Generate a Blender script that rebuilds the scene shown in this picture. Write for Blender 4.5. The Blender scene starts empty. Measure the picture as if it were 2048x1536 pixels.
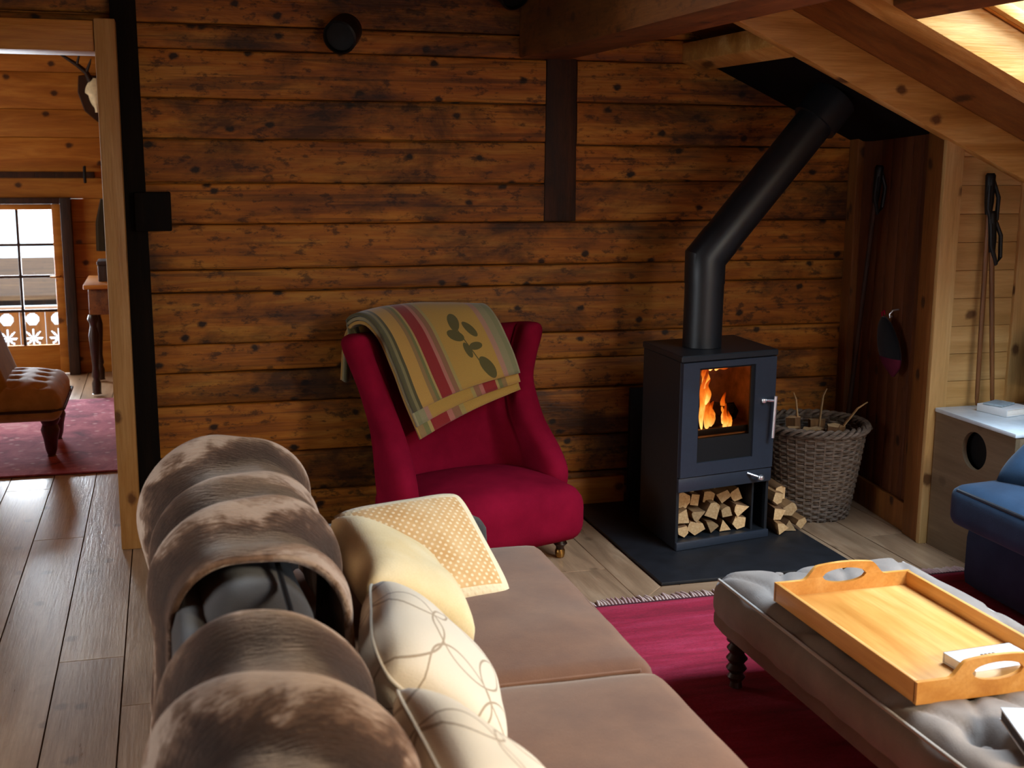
import bpy, bmesh, math, random
from math import sin, cos, pi, radians
from mathutils import Vector, Matrix, noise
rnd = random.Random(7)
scene = bpy.context.scene
COL = scene.collection

# ------------------------------------------------------------------ helpers
def link(o, parent=None):
    COL.objects.link(o)
    if parent is not None:
        o.parent = parent
    return o

class MB:
    """collects verts and faces into one mesh"""
    def __init__(s):
        s.v = []; s.f = []; s.uv = None
    def add(s, vf, M=None):
        v, f = vf; n = len(s.v)
        if M is not None:
            v = [M @ Vector(p) for p in v]
        s.v += [tuple(p) for p in v]
        s.f += [tuple(i + n for i in q) for q in f]
        return s
    def build(s, name, mat=None, parent=None, smooth=True, sub=0, angle=40, uv=None, solid=0, bevel=0):
        me = bpy.data.meshes.new(name)
        me.from_pydata(s.v, [], s.f)
        me.validate(verbose=False)
        bm = bmesh.new(); bm.from_mesh(me)
        bmesh.ops.recalc_face_normals(bm, faces=bm.faces)
        bm.to_mesh(me); bm.free()
        if uv is not None:
            lay = me.uv_layers.new(name='UVMap')
            for lp in me.loops:
                lay.data[lp.index].uv = uv[lp.vertex_index]
        if smooth:
            me.polygons.foreach_set('use_smooth', [True] * len(me.polygons))
            if angle < 180:
                me.set_sharp_from_angle(angle=radians(angle))
        o = bpy.data.objects.new(name, me)
        if mat is not None:
            me.materials.append(mat)
        if solid:
            m = o.modifiers.new('solid', 'SOLIDIFY'); m.thickness = solid; m.offset = 0
        if bevel:
            m = o.modifiers.new('bev', 'BEVEL'); m.width = bevel; m.segments = 2
        if sub:
            m = o.modifiers.new('sub', 'SUBSURF'); m.levels = sub; m.render_levels = sub
        return link(o, parent)

def thing(name, label, cat, loc=(0, 0, 0), rz=0, group=None):
    o = bpy.data.objects.new(name, None)
    o.empty_display_size = .05
    link(o); o.location = loc; o.rotation_euler = (0, 0, rz)
    return tag(o, label, cat, group)
def tag(o, label, cat, group=None, kind=None):
    o['label'] = label; o['category'] = cat
    if group: o['group'] = group
    if kind: o['kind'] = kind
    return o
def struct(o):
    o['kind'] = 'structure'; return o

def bm_out(bm):
    bm.verts.ensure_lookup_table()
    v = [p.co.copy() for p in bm.verts]
    f = [[q.index for q in fc.verts] for fc in bm.faces]
    bm.free(); return v, f
def box(lo, hi, r=0.0, seg=2):
    bm = bmesh.new()
    M = Matrix.Translation([(a + b) / 2 for a, b in zip(lo, hi)]) @ Matrix.Diagonal([b - a for a, b in zip(lo, hi)] + [1])
    bmesh.ops.create_cube(bm, size=1, matrix=M)
    if r > 0:
        bmesh.ops.bevel(bm, geom=list(bm.edges), offset=r, segments=seg, affect='EDGES', profile=.5)
    return bm_out(bm)
def prism(poly, z0, z1, r=0.0, seg=1):
    """polygon in xy, from z0 to z1"""
    bm = bmesh.new()
    a = [bm.verts.new((x, y, z0)) for x, y in poly]
    b = [bm.verts.new((x, y, z1)) for x, y in poly]
    n = len(poly)
    bm.faces.new(a[::-1]); bm.faces.new(b)
    for i in range(n):
        bm.faces.new((a[i], a[(i + 1) % n], b[(i + 1) % n], b[i]))
    if r > 0:
        bmesh.ops.bevel(bm, geom=list(bm.edges), offset=r, segments=seg, affect='EDGES', profile=.5)
    bmesh.ops.recalc_face_normals(bm, faces=bm.faces)
    return bm_out(bm)
def hexa(c, r=0.0, seg=2):
    """8 corners: bottom 4 (ccw) then top 4"""
    bm = bmesh.new()
    v = [bm.verts.new(p) for p in c]
    for q in ((3, 2, 1, 0), (4, 5, 6, 7), (0, 1, 5, 4), (1, 2, 6, 5), (2, 3, 7, 6), (3, 0, 4, 7)):
        bm.faces.new([v[i] for i in q])
    if r > 0:
        bmesh.ops.bevel(bm, geom=list(bm.edges), offset=r, segments=seg, affect='EDGES', profile=.5)
    bmesh.ops.recalc_face_normals(bm, faces=bm.faces)
    return bm_out(bm)
def tube(path, rad, n=12, caps=True):
    P = [Vector(p) for p in path]
    if not hasattr(rad, '__len__'): rad = [rad] * len(P)
    v = []; f = []; up = None
    for i, p in enumerate(P):
        t = (P[min(i + 1, len(P) - 1)] - P[max(i - 1, 0)]).normalized()
        if up is None:
            up = t.orthogonal().normalized()
        else:
            up = (up - t * up.dot(t)).normalized()
        w = t.cross(up)
        for k in range(n):
            a = 2 * pi * k / n
            v.append(p + (up * cos(a) + w * sin(a)) * rad[i])
    for i in range(len(P) - 1):
        for k in range(n):
            k2 = (k + 1) % n
            f.append((i * n + k, i * n + k2, (i + 1) * n + k2, (i + 1) * n + k))
    if caps:
        f.append(tuple(range(n))[::-1]); f.append(tuple((len(P) - 1) * n + k for k in range(n)))
    return v, f
def lathe(prof, n=24, center=(0, 0, 0)):
    """prof: list of (r, z)"""
    v = []; f = []; cx, cy, cz = center
    for r, z in prof:
        for k in range(n):
            a = 2 * pi * k / n
            v.append(Vector((cx + r * cos(a), cy + r * sin(a), cz + z)))
    for i in range(len(prof) - 1):
        for k in range(n):
            k2 = (k + 1) % n
            f.append((i * n + k, i * n + k2, (i + 1) * n + k2, (i + 1) * n + k))
    if prof[0][0] > 1e-5: f.append(tuple(range(n))[::-1])
    if prof[-1][0] > 1e-5: f.append(tuple((len(prof) - 1) * n + k for k in range(n)))
    return v, f
def grid(fn, nu, nv, closed_u=False):
    v = []; f = []
    for j in range(nv + 1):
        for i in range(nu + (0 if closed_u else 1)):
            v.append(Vector(fn(i / nu, j / nv)))
    w = nu + (0 if closed_u else 1)
    for j in range(nv):
        for i in range(nu):
            i2 = (i + 1) % w if closed_u else i + 1
            f.append((j * w + i, j * w + i2, (j + 1) * w + i2, (j + 1) * w + i))
    return v, f
def softbox(lo, hi, r, n=(14, 14, 6), fn=None):
    """box with big round corners; fn(p, u) moves points (u in -1..1)"""
    lo = Vector(lo); hi = Vector(hi); v = []; f = []; idx = {}
    nx, ny, nz = n
    def key(i, j, k):
        if (i, j, k) in idx: return idx[(i, j, k)]
        u = Vector((i / nx * 2 - 1, j / ny * 2 - 1, k / nz * 2 - 1))
        p = Vector([(l + h) / 2 + a * (h - l) / 2 for l, h, a in zip(lo, hi, u)])
        q = Vector([min(max(c, l + r), h - r) for c, l, h in zip(p, lo, hi)])
        d = p - q
        if d.length > 1e-9: p = q + d.normalized() * r if d.length > 1e-9 else p
        if fn: p = fn(p, u)
        idx[(i, j, k)] = len(v); v.append(p); return idx[(i, j, k)]
    for k in (0, nz):
        for i in range(nx):
            for j in range(ny):
                f.append([key(i, j, k), key(i + 1, j, k), key(i + 1, j + 1, k), key(i, j + 1, k)])
    for i in (0, nx):
        for j in range(ny):
            for k in range(nz):
                f.append([key(i, j, k), key(i, j + 1, k), key(i, j + 1, k + 1), key(i, j, k + 1)])
    for j in (0, ny):
        for i in range(nx):
            for k in range(nz):
                f.append([key(i, j, k), key(i + 1, j, k), key(i + 1, j, k + 1), key(i, j, k + 1)])
    return v, f
def nz(p, s=1.0):
    return noise.noise(Vector(p) * s)
def pillow(w, h, t, n=26, pinch=.06, wr=.006, seed=0.0, sag=None):
    """closed pillow in the xz plane (thickness along y). returns v,f,uv"""
    v = []; f = []; uv = []; idx = {}
    def pos(i, j, side):
        u = i / n * 2 - 1; q = j / n * 2 - 1
        e = max(abs(u), abs(q))
        bx = 1 - pinch * (1 - abs(q) ** 2) * abs(u) ** 3 * 1.0
        bz = 1 - pinch * (1 - abs(u) ** 2) * abs(q) ** 3 * 1.0
        x = u * w / 2 * bx; z = q * h / 2 * bz
        rc = 1 - .07 * (abs(u) * abs(q)) ** 5
        x *= rc; z *= rc
        hh = ((1 - abs(u) ** 3) * (1 - abs(q) ** 3)) ** .45
        y = side * t / 2 * hh
        y += wr * nz((x * 9 + seed, z * 9, side * 3 + seed)) * (1 - e ** 6)
        p = Vector((x, y, z))
        if sag: p = sag(p, u, q)
        return p
    for side in (-1, 1):
        for j in range(n + 1):
            for i in range(n + 1):
                edge = i in (0, n) or j in (0, n)
                k = (i, j, 0 if edge else side)
                if k not in idx:
                    idx[k] = len(v); v.append(pos(i, j, side)); uv.append((i / n, j / n))
        for j in range(n):
            for i in range(n):
                q = [idx[(a, b, 0 if (a in (0, n) or b in (0, n)) else side)] for a, b in ((i, j), (i + 1, j), (i + 1, j + 1), (i, j + 1))]
                f.append(q if side == -1 else q[::-1])
    return v, f, uv

# ------------------------------------------------------------------ materials
def srgb(c):
    if isinstance(c, str):
        c = [int(c[i:i + 2], 16) / 255 for i in (0, 2, 4)]
    return tuple((x / 12.92 if x <= .04045 else ((x + .055) / 1.055) ** 2.4) for x in c) + (1.0,)
class NT:
    def __init__(s, name):
        m = bpy.data.materials.new(name); m.use_nodes = True
        s.m = m; s.t = m.node_tree; s.n = s.t.nodes
        s.b = s.n['Principled BSDF']; s.out = s.n['Material Output']
    def new(s, typ, ins=None, **kw):
        nd = s.n.new(typ)
        for k, val in kw.items(): setattr(nd, k, val)
        for k, val in (ins or {}).items(): s.set(nd, k, val)
        return nd
    def set(s, nd, k, val):
        if hasattr(val, 'is_output'): s.t.links.new(val, nd.inputs[k])
        else: nd.inputs[k].default_value = val
    def math(s, op, a, b=0.0, c=None):
        nd = s.new('ShaderNodeMath', {0: a, 1: b}, operation=op)
        if c is not None: s.set(nd, 2, c)
        return nd.outputs[0]
    def vmath(s, op, a, b=(0, 0, 0)):
        nd = s.new('ShaderNodeVectorMath', {0: a, 1: b}, operation=op)
        return nd.outputs['Value'] if op in ('LENGTH', 'DISTANCE', 'DOT_PRODUCT') else nd.outputs[0]
    def ramp(s, fac, stops, interp='LINEAR'):
        nd = s.new('ShaderNodeValToRGB', {'Fac': fac}); cr = nd.color_ramp; cr.interpolation = interp
        while len(cr.elements) > 1: cr.elements.remove(cr.elements[-1])
        for i, (p, c) in enumerate(stops):
            e = cr.elements[0] if i == 0 else cr.elements.new(p)
            e.position = p; e.color = c if len(c) == 4 else tuple(c) + (1,)
        return nd.outputs[0]
    def mix(s, fac, a, b, mode='MIX'):
        nd = s.new('ShaderNodeMix', None, data_type='RGBA', blend_type=mode)
        s.set(nd, 0, fac); s.set(nd, 6, a); s.set(nd, 7, b)
        return nd.outputs[2]
    def noise(s, vec, scale, detail=3, rough=.5, dist=0.0):
        return s.new('ShaderNodeTexNoise', {'Vector': vec, 'Scale': scale, 'Detail': detail, 'Roughness': rough, 'Distortion': dist}).outputs['Fac']
    def mapping(s, vec, scale=(1, 1, 1), loc=(0, 0, 0), rot=(0, 0, 0)):
        return s.new('ShaderNodeMapping', {'Vector': vec, 'Scale': scale, 'Location': loc, 'Rotation': rot}).outputs[0]
    def obj(s): return s.new('ShaderNodeTexCoord').outputs['Object']
    def uv(s): return s.new('ShaderNodeTexCoord').outputs['UV']
    def bump(s, h, strength=.3, dist=.01):
        s.set(s.b, 'Normal', s.new('ShaderNodeBump', {'Height': h, 'Strength': strength, 'Distance': dist}).outputs[0])
    def base(s, col): s.set(s.b, 'Base Color', col)

def wood(name, dark, mid, light, axis='X', rough=.55, knots=.55, stain=.0, var=.35, stainc='140803', spec=.35, grain=1.0, bumpy=.35, cracks=0.0, kscale=3.4):
    t = NT(name)
    sc = {'X': (1, 9, 9), 'Y': (9, 1, 9), 'Z': (9, 9, 1)}[axis]
    isl = t.new('ShaderNodeNewGeometry').outputs['Random Per Island']
    off = t.new('ShaderNodeCombineXYZ', {0: t.math('MULTIPLY', isl, 37.0), 1: t.math('MULTIPLY', isl, 53.0), 2: t.math('MULTIPLY', isl, 71.0)}).outputs[0]
    p = t.vmath('ADD', t.obj(), off)
    g = t.noise(t.mapping(p, [c * grain for c in sc]), 2.2, 5, .62, .6)
    fine = t.noise(t.mapping(p, [c * 4 if c > 1 else 2 for c in sc]), 3.5, 3, .6)
    col = t.ramp(g, [(.28, srgb(dark)), (.5, srgb(mid)), (.74, srgb(light))])
    col = t.mix(t.math('MULTIPLY', t.math('SUBTRACT', fine, .42), 1.3), col, srgb(dark))
    vv = t.math('ADD', t.math('MULTIPLY', isl, var), 1 - var / 2)
    col = t.mix(1.0, col, t.new('ShaderNodeCombineColor', {0: vv, 1: vv, 2: vv}).outputs[0], 'MULTIPLY')
    if stain > 0:
        big = t.noise(t.mapping(p, [1.6 if c > 1 else .7 for c in sc]), 1.7, 6, .68, .5)
        s_ = t.ramp(big, [(.46, (0, 0, 0, 1)), (.62, (1, 1, 1, 1))])
        col = t.mix(t.math('MULTIPLY', s_, stain), col, srgb(stainc))
        spk = t.noise(t.mapping(p, [2.2 if c > 1 else 1.1 for c in sc]), 13, 4, .7)
        s2 = t.ramp(spk, [(.54, (0, 0, 0, 1)), (.64, (1, 1, 1, 1))])
        col = t.mix(t.math('MULTIPLY', s2, stain * .85), col, srgb(stainc))
    if cracks > 0:
        ck = t.noise(t.mapping(p, [38 if c > 1 else .9 for c in sc]), 1.0, 2, .5, .3)
        c1 = t.ramp(ck, [(.60, (0, 0, 0, 1)), (.66, (1, 1, 1, 1))])
        col = t.mix(t.math('MULTIPLY', c1, cracks), col, srgb(stainc))
    if knots > 0:
        sp = t.new('ShaderNodeSeparateXYZ', {0: p}); px_, py_, pz_ = sp.outputs
        a1, a2 = {'X': (px_, t.math('ADD', pz_, t.math('MULTIPLY', py_, .3))), 'Y': (py_, t.math('ADD', px_, pz_)), 'Z': (pz_, t.math('ADD', px_, py_))}[axis]
        wb = t.math('MULTIPLY', t.noise(p, 40, 2, .5), .018)
        kv = t.new('ShaderNodeCombineXYZ', {0: t.math('ADD', t.math('MULTIPLY', a1, .75), wb), 1: t.math('ADD', a2, wb), 2: 0.0}).outputs[0]
        vo = t.new('ShaderNodeTexVoronoi', {'Vector': kv, 'Scale': kscale, 'Randomness': 1.0}, voronoi_dimensions='2D')
        d = vo.outputs['Distance']
        k1 = t.ramp(d, [(.040, (1, 1, 1, 1)), (.085, (0, 0, 0, 1))])
        col = t.mix(t.math('MULTIPLY', k1, knots), col, srgb(stainc))
    t.base(col)
    t.set(t.b, 'Roughness', t.math('ADD', t.math('MULTIPLY', g, .2), rough - .1))
    t.set(t.b, 'Specular IOR Level', spec)
    t.bump(t.math('ADD', g, t.math('MULTIPLY', fine, .6)), bumpy, .008)
    return t.m
def plain(name, col, rough=.6, metal=0.0, spec=.4, nscale=40, namt=.15, bump=.1, sheen=0.0):
    t = NT(name); p = t.obj()
    n = t.noise(p, nscale, 3, .6)
    c = srgb(col); dk = tuple(x * (1 - namt * 1.6) for x in c[:3]) + (1,); lt = tuple(min(1, x * (1 + namt)) for x in c[:3]) + (1,)
    t.base(t.ramp(n, [(.3, dk), (.7, lt)]))
    t.set(t.b, 'Roughness', rough); t.set(t.b, 'Metallic', metal); t.set(t.b, 'Specular IOR Level', spec)
    if sheen: t.set(t.b, 'Sheen Weight', sheen); t.set(t.b, 'Sheen Roughness', .4)
    if bump: t.bump(n, bump, .004)
    return t.m
def fabric(name, col, col2=None, weave=260, rough=.9, sheen=.3, mott=.25):
    t = NT(name); p = t.obj()
    big = t.noise(p, 7, 4, .6); sm = t.noise(p, weave, 2, .5)
    c2 = srgb(col2) if col2 else tuple(x * (1 - mott) for x in srgb(col)[:3]) + (1,)
    c = t.mix(t.ramp(big, [(.3, (0, 0, 0, 1)), (.7, (1, 1, 1, 1))]), srgb(col), c2)
    c = t.mix(t.math('MULTIPLY', sm, .35), c, tuple(x * .45 for x in srgb(col)[:3]) + (1,))
    t.base(c); t.set(t.b, 'Roughness', rough); t.set(t.b, 'Specular IOR Level', .06)
    t.set(t.b, 'Sheen Weight', sheen); t.set(t.b, 'Sheen Roughness', .45)
    t.bump(sm, .25, .003)
    return t.m
def emit(name, col, strength):
    t = NT(name); t.set(t.b, 'Base Color', (0, 0, 0, 1)); t.set(t.b, 'Emission Color', srgb(col)); t.set(t.b, 'Emission Strength', strength)
    return t.m
def glass(name, tint='ffffff', refl=.12):
    t = NT(name); t.n.remove(t.b)
    tr = t.new('ShaderNodeBsdfTransparent', {'Color': srgb(tint)})
    gl = t.new('ShaderNodeBsdfGlossy', {'Roughness': .03})
    lw = t.new('ShaderNodeLayerWeight', {'Blend': .25})
    mx = t.new('ShaderNodeMixShader', {0: t.math('MULTIPLY', lw.outputs['Fresnel'], refl * 4), 1: tr.outputs[0], 2: gl.outputs[0]})
    t.t.links.new(mx.outputs[0], t.out.inputs[0])
    return t.m

M = {}
M['oldwall'] = wood('aged_plank_wood', '70380a', 'a86216', 'bd8230', 'X', .62, .95, .8, .26, '1a0b04', grain=.8, bumpy=.55, cracks=.45, kscale=4.6)
M['oldpost'] = wood('dark_old_beam_wood', '1f0f07', '331a0b', '482712', 'Z', .7, .4, .4, .2, '0c0603')
M['blackpost'] = wood('blackened_timber', '0b0704', '140d08', '1c130c', 'Z', .85, .0, .0, .2, spec=.1)
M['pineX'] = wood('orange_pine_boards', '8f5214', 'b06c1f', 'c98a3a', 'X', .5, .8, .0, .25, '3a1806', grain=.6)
M['pineXd'] = wood('darker_pine_boards', '7a430f', '9a5c18', 'b4782c', 'X', .5, .9, .0, .3, '2a1004', grain=.6)  # deeper base tone than the orange pine
M['pineZ'] = wood('upright_pine', '8f5d2a', 'a8763e', 'bd8f58', 'Z', .5, .8, .0, .2, '4a240b', grain=.6)
M['pineY'] = wood('rafter_pine', '956428', 'bd8a44', 'd8ae6c', 'X', .5, .85, .0, .2, '45230d', grain=.5)
M['purlin'] = wood('brown_purlin_wood', '5c3312', '7b481c', '96602c', 'Y', .6, .8, .5, .2, '25120a', grain=.6)
M['nookpine'] = wood('pale_nook_pine', '9b7440', 'b58d55', 'c9a56d', 'X', .5, .9, .0, .12, '54341a', grain=.5)
M['nookpost'] = wood('pale_nook_post', '9a7543', 'b89058', 'cfac76', 'Z', .5, .9, .0, .1, '54341a', grain=.5)
M['partX'] = wood('partition_boards', '47220f', '5b2f14', '703d1b', 'Z', .55, .8, .3, .3, '1c0b05', grain=.6)
M['partZ'] = wood('partition_post', '59300f', '754318', '8f5a28', 'Z', .55, .8, .0, .2, '26120a', grain=.6)
M['roof'] = wood('roof_boards', '6b3b14', '85501f', '9d672f', 'X', .55, .8, .2, .2, '2a1408', grain=.6)
M['floor'] = wood('oak_floor_planks', '785c45', '99795c', 'b39577', 'Y', .31, .5, .12, .32, '3a281b', spec=.5, grain=.6, bumpy=.15)
M['floorX'] = wood('oak_border_board', '785c45', '99795c', 'b39577', 'X', .34, .5, .12, .2, '3a281b', spec=.5, grain=.6, bumpy=.15)
M['stovesteel'] = plain('matt_black_steel', '15181c', .48, .0, .5, 60, .08, .03)
M['stoveface'] = plain('grey_black_steel_face', '262c36', .42, .0, .5, 60, .06, .02)
M['flue'] = plain('black_flue_steel', '121417', .42, .0, .5, 60, .06, .02)
M['slate'] = plain('black_slate', '15161a', .55, 0, .4, 14, .25, .2)
M['black'] = plain('soft_black', '0a0a0a', .6, 0, .3)
M['blackboard'] = plain('black_heat_board', '0b0807', .9, 0, .1)
M['chrome'] = plain('brushed_steel', 'e6e8ea', .38, 1.0, .5, 90, .05, .02)
M['liner'] = plain('firebrick', 'a8805a', .9, 0, .2, 18, .25, .4)
M['char'] = plain('charred_log', '1c120c', .95, 0, .1, 25, .5, .6)
M['red'] = fabric('crimson_wool', '8a0e2a', '720720', 300, .9, .0)
M['brownfab'] = fabric('taupe_sofa_fabric', '866049', '725140', 300, .95, .25)
M['greyfab'] = fabric('dark_grey_sofa_fabric', '4a4440', '3a3532', 300, .95, .25)
M['ottfab'] = fabric('grey_tweed', '8f8379', '7a6e65', 320, .95, .15)
M['ottside'] = fabric('brown_tweed', '7d6a5a', '6a5748', 320, .95, .25)
M['bluefab'] = fabric('navy_blue_fabric', '2b4259', '213449', 320, .9, .1)
M['piping'] = fabric('pale_piping', 'b5aba0', None, 300, .9, .2)
M['navypipe'] = fabric('dark_piping', '10151f', None, 300, .9, .2)
M['darkleg'] = plain('dark_turned_wood', '2c1408', .4, 0, .5, 30, .3, .1)
M['mahog'] = plain('mahogany_leg', '4a160f', .35, 0, .5, 30, .25, .05)
M['brass'] = plain('brass_castor', 'b98a4a', .3, 1.0, .5)
M['tray'] = wood('honey_tray_wood', 'b0702a', 'cd9146', 'dfaa64', 'Y', .38, .0, .0, .15, spec=.5, grain=.35, bumpy=.05)
M['paper'] = plain('white_paper', 'e6e2da', .6, 0, .4, 80, .03, .02)
M['ink'] = plain('dark_print', '3a3230', .7, 0, .2)
M['white'] = plain('white_paint', 'd5d8da', .4, 0, .5, 20, .03, .02)
M['consoletop'] = plain('pale_blue_white_top', 'c2ccd2', .25, 0, .5, 20, .05, .02)
M['consoleside'] = wood('grey_brown_cabinet_wood', '5b4a36', '6c5842', '7d6850', 'Y', .5, .3, .0, .1, grain=.5, bumpy=.1)
M['bone'] = plain('bone', 'd8c7a0', .6, 0, .3, 25, .15, .3)
M['antler'] = plain('dark_antler', '2a1a10', .6, 0, .3, 40, .3, .4)
M['iron'] = plain('black_iron', '0d0c0b', .5, .3, .4)
M['snow'] = plain('snow', 'f2f5fa', .9, 0, .1, 5, .03, .1)
M['chalet'] = wood('weathered_chalet_boards', '4a3018', '63432a', '7a5838', 'X', .8, .3, .2, .3, grain=.4)
M['railwood'] = wood('light_railing_boards', '8f7350', 'ad9068', 'c6aa80', 'Z', .7, .3, 0, .25, grain=.5)
M['glass'] = glass('clear_glass')
M['stoveglass'] = glass('stove_glass', 'e8d8c8', .10)

# ------------------------------------------------------------------ camera
F = 2443.26; yaw, pit, rol = .275533, .1865035, .00745036
fw = Vector((sin(yaw) * cos(pit), cos(yaw) * cos(pit), -sin(pit)))
r0 = Vector((cos(yaw), -sin(yaw), 0)); u0 = r0.cross(fw)
rr = r0 * cos(rol) + u0 * sin(rol); uu = -r0 * sin(rol) + u0 * cos(rol)
cam = bpy.data.cameras.new('camera'); cam.sensor_width = 36; cam.lens = F / 2048 * 36; cam.clip_start = .02
co = bpy.data.objects.new('camera', cam); COL.objects.link(co)
mw = Matrix((rr, uu, -fw)).transposed().to_4x4(); mw.translation = (0, 0, 1.65)
co.matrix_world = mw; scene.camera = co
cam.dof.use_dof = True; cam.dof.focus_distance = 4.7; cam.dof.aperture_fstop = 4.5

# ------------------------------------------------------------------ the room
W = 5.33
def zc(x): return 1.877 - .445 * (x - 3.057)          # underside of the roof boards
def zb(x): return 1.727 - .445 * (x - 3.057)          # underside of the rafters

def plank_x(x0, x1, z0, z1, yf, th=.05, n=70, wav=.004, gap=.0022, seed=0, hh=.006, prot=0.0):
    """a board running along x whose front looks along -y, with worn rounded wavy edges"""
    v = []; f = []
    m = 10
    for i in range(n + 1):
        x = x0 + (x1 - x0) * i / n
        a = z0 + gap + wav * (nz((x * 1.3, seed, 2.1)) + .6 * nz((x * 5, seed, 9)))
        b = z1 - gap + wav * (nz((x * 1.3, seed + 31, 2.1)) + .6 * nz((x * 5, seed + 31, 9)))
        c = wav * 1.2 * nz((x * .9, seed + 7, 4)) - prot
        h = min(hh, (b - a) / 4)
        prof = [(th, a), (h * 1.2, a), (h * .35, a + h * .35), (0, a + h * 1.3), (-.002, (a * 2 + b) / 3), (-.002, (a + b * 2) / 3), (0, b - h * 1.3), (h * .35, b - h * .35), (h * 1.2, b), (th, b)]
        for (d, z) in prof: v.append(Vector((x, yf + c + d, z)))
    for i in range(n):
        for k in range(m):
            k2 = (k + 1) % m
            f.append((i * m + k, i * m + k2, (i + 1) * m + k2, (i + 1) * m + k))
    f.append(tuple(range(m))); f.append(tuple(n * m + k for k in range(m))[::-1])
    return v, f

# back wall of old planks
b = MB()
zs = [0.0, .165, .344, .572, .715, .838, 1.06, 1.155, 1.347, 1.518, 1.70, 1.865, 2.06, 2.16, 2.34, 2.52, 2.72, 2.92, 3.15, 3.4]
for i in range(len(zs) - 1):
    z0, z1 = zs[i], zs[i + 1]
    xe = min(3.22, 3.057 + (1.93 - z0) / .445)
    if 1.34 < z0 < 2.06:
        b.add(plank_x(-.16, 1.652, z0, z1, W, seed=i * 3.7, prot=rnd.uniform(0, .006)))
        b.add(plank_x(1.80, xe, z0 + (.012 if i % 2 else -.01) * (z0 > 1.4), z1 + (.012 if (i + 1) % 2 else -.01) * (z1 < 2.05), W, seed=i * 5.1 + 2, prot=rnd.uniform(0, .006)))
    else:
        b.add(plank_x(-.16, xe, z0, z1, W, seed=i * 3.7, prot=rnd.uniform(0, .006)))
b.add(box((-.16, W + .045, 0), (3.3, W + .06, 1.72)))
for i in range(36): b.add(box((-.16, W + .045, 1.72 + i * .05), (3.057 + (1.93 - 1.72 - i * .05) / .445, W + .06, 1.77 + i * .05)))
struct(b.build('wall_back', M['oldwall'], angle=60))
# plank wall above and left of the opening
b = MB()
for i, (z0, z1) in enumerate([(2.15, 2.19), (2.19, 2.40), (2.40, 2.6), (2.6, 2.85), (2.85, 3.1), (3.1, 3.4), (3.4, 3.8)]):
    b.add(plank_x(-3.0, -.17, z0, z1, W - (.0 if i else -.03), seed=60 + i))
for i in range(9):
    b.add(plank_x(-3.0, -1.55, i * .24, i * .24 + .24, W, seed=80 + i))
b.add(box((-3.0, W + .045, 2.15), (-.17, W + .06, 3.8))); b.add(box((-3.0, W + .045, 0), (-1.55, W + .06, 2.15)))
struct(b.build('wall_back_left', M['oldwall'], angle=60))
# upright timber set into the back wall
b = MB(); b.add(hexa([(1.650, 5.322, 1.349), (1.802, 5.322, 1.349), (1.802, 5.39, 1.349), (1.650, 5.39, 1.349), (1.655, 5.322, 2.065), (1.795, 5.322, 2.065), (1.795, 5.39, 2.065), (1.655, 5.39, 2.065)], .006))
struct(b.build('trim_1', M['oldpost']))
# black post at the end of the plank wall
b = MB(); b.add(hexa([(-.178, 5.27, .08), (-.062, 5.27, .08), (-.062, 5.40, .08), (-.178, 5.40, .08), (-.178, 5.27, 3.6), (-.088, 5.27, 3.6), (-.088, 5.40, 3.6), (-.178, 5.40, 3.6)], .008))
struct(b.build('trim_2', M['blackpost']))
# pale door frame of the opening
b = MB(); b.add(box((-.236, 5.17, 0), (-.156, 5.45, 2.155), .006)); struct(b.build('trim_3', M['pineZ']))
b = MB(); b.add(box((-1.62, 5.185, 2.03), (-.237, 5.45, 2.147), .006)); struct(b.build('trim_4', M['pineX']))
b = MB(); b.add(box((-1.62, 5.17, 0), (-1.54, 5.45, 2.03), .006)); struct(b.build('trim_5', M['pineZ']))
b = MB(); b.add(box((-.155, 5.20, 0), (-.045, 5.33, .078), .004)); struct(b.build('baseboard_left', M['pineX']))
b = MB(); b.add(box((1.55, 5.298, .013), (2.06, 5.322, .14), .004)); struct(b.build('baseboard_back', M['pineX']))

# floor: planks along y
b = MB(); x = -.193 - 14 * .2065; pw = .2065
while x < 4.5:
    y = -2.2 - rnd.uniform(0, 2)
    while y < 9.7:
        L = rnd.uniform(1.6, 3.2); y2 = min(y + L, 9.75); g = .0010; e = .0016
        v = [(x + g, y + g, -.012), (x + pw - g, y + g, -.012), (x + pw - g, y2 - g, -.012), (x + g, y2 - g, -.012),
             (x + g + e, y + g + e, 0), (x + pw - g - e, y + g + e, 0), (x + pw - g - e, y2 - g - e, 0), (x + g + e, y2 - g - e, 0)]
        b.add((v, [(4, 5, 6, 7), (0, 1, 5, 4), (1, 2, 6, 5), (2, 3, 7, 6), (3, 0, 4, 7), (3, 2, 1, 0)]))
        y = y2
    x += pw
b.add(box((-3.2, -2.4, -.06), (4.7, 9.9, -.013)))
struct(b.build('floor', M['floor'], smooth=False))
# mitred border boards round the hearth
def mitre(poly, name, m):
    bb = MB(); bb.add(prism(poly, -.004, .0025, .001)); return struct(bb.build(name, m, smooth=False))
mitre([(1.655, 4.055), (1.79, 4.19), (1.79, 5.30), (1.655, 5.30)], 'trim_6', M['floor'])
mitre([(1.66, 4.05), (2.785, 4.05), (2.65, 4.185), (1.795, 4.185)], 'trim_7', M['floorX'])

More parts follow.
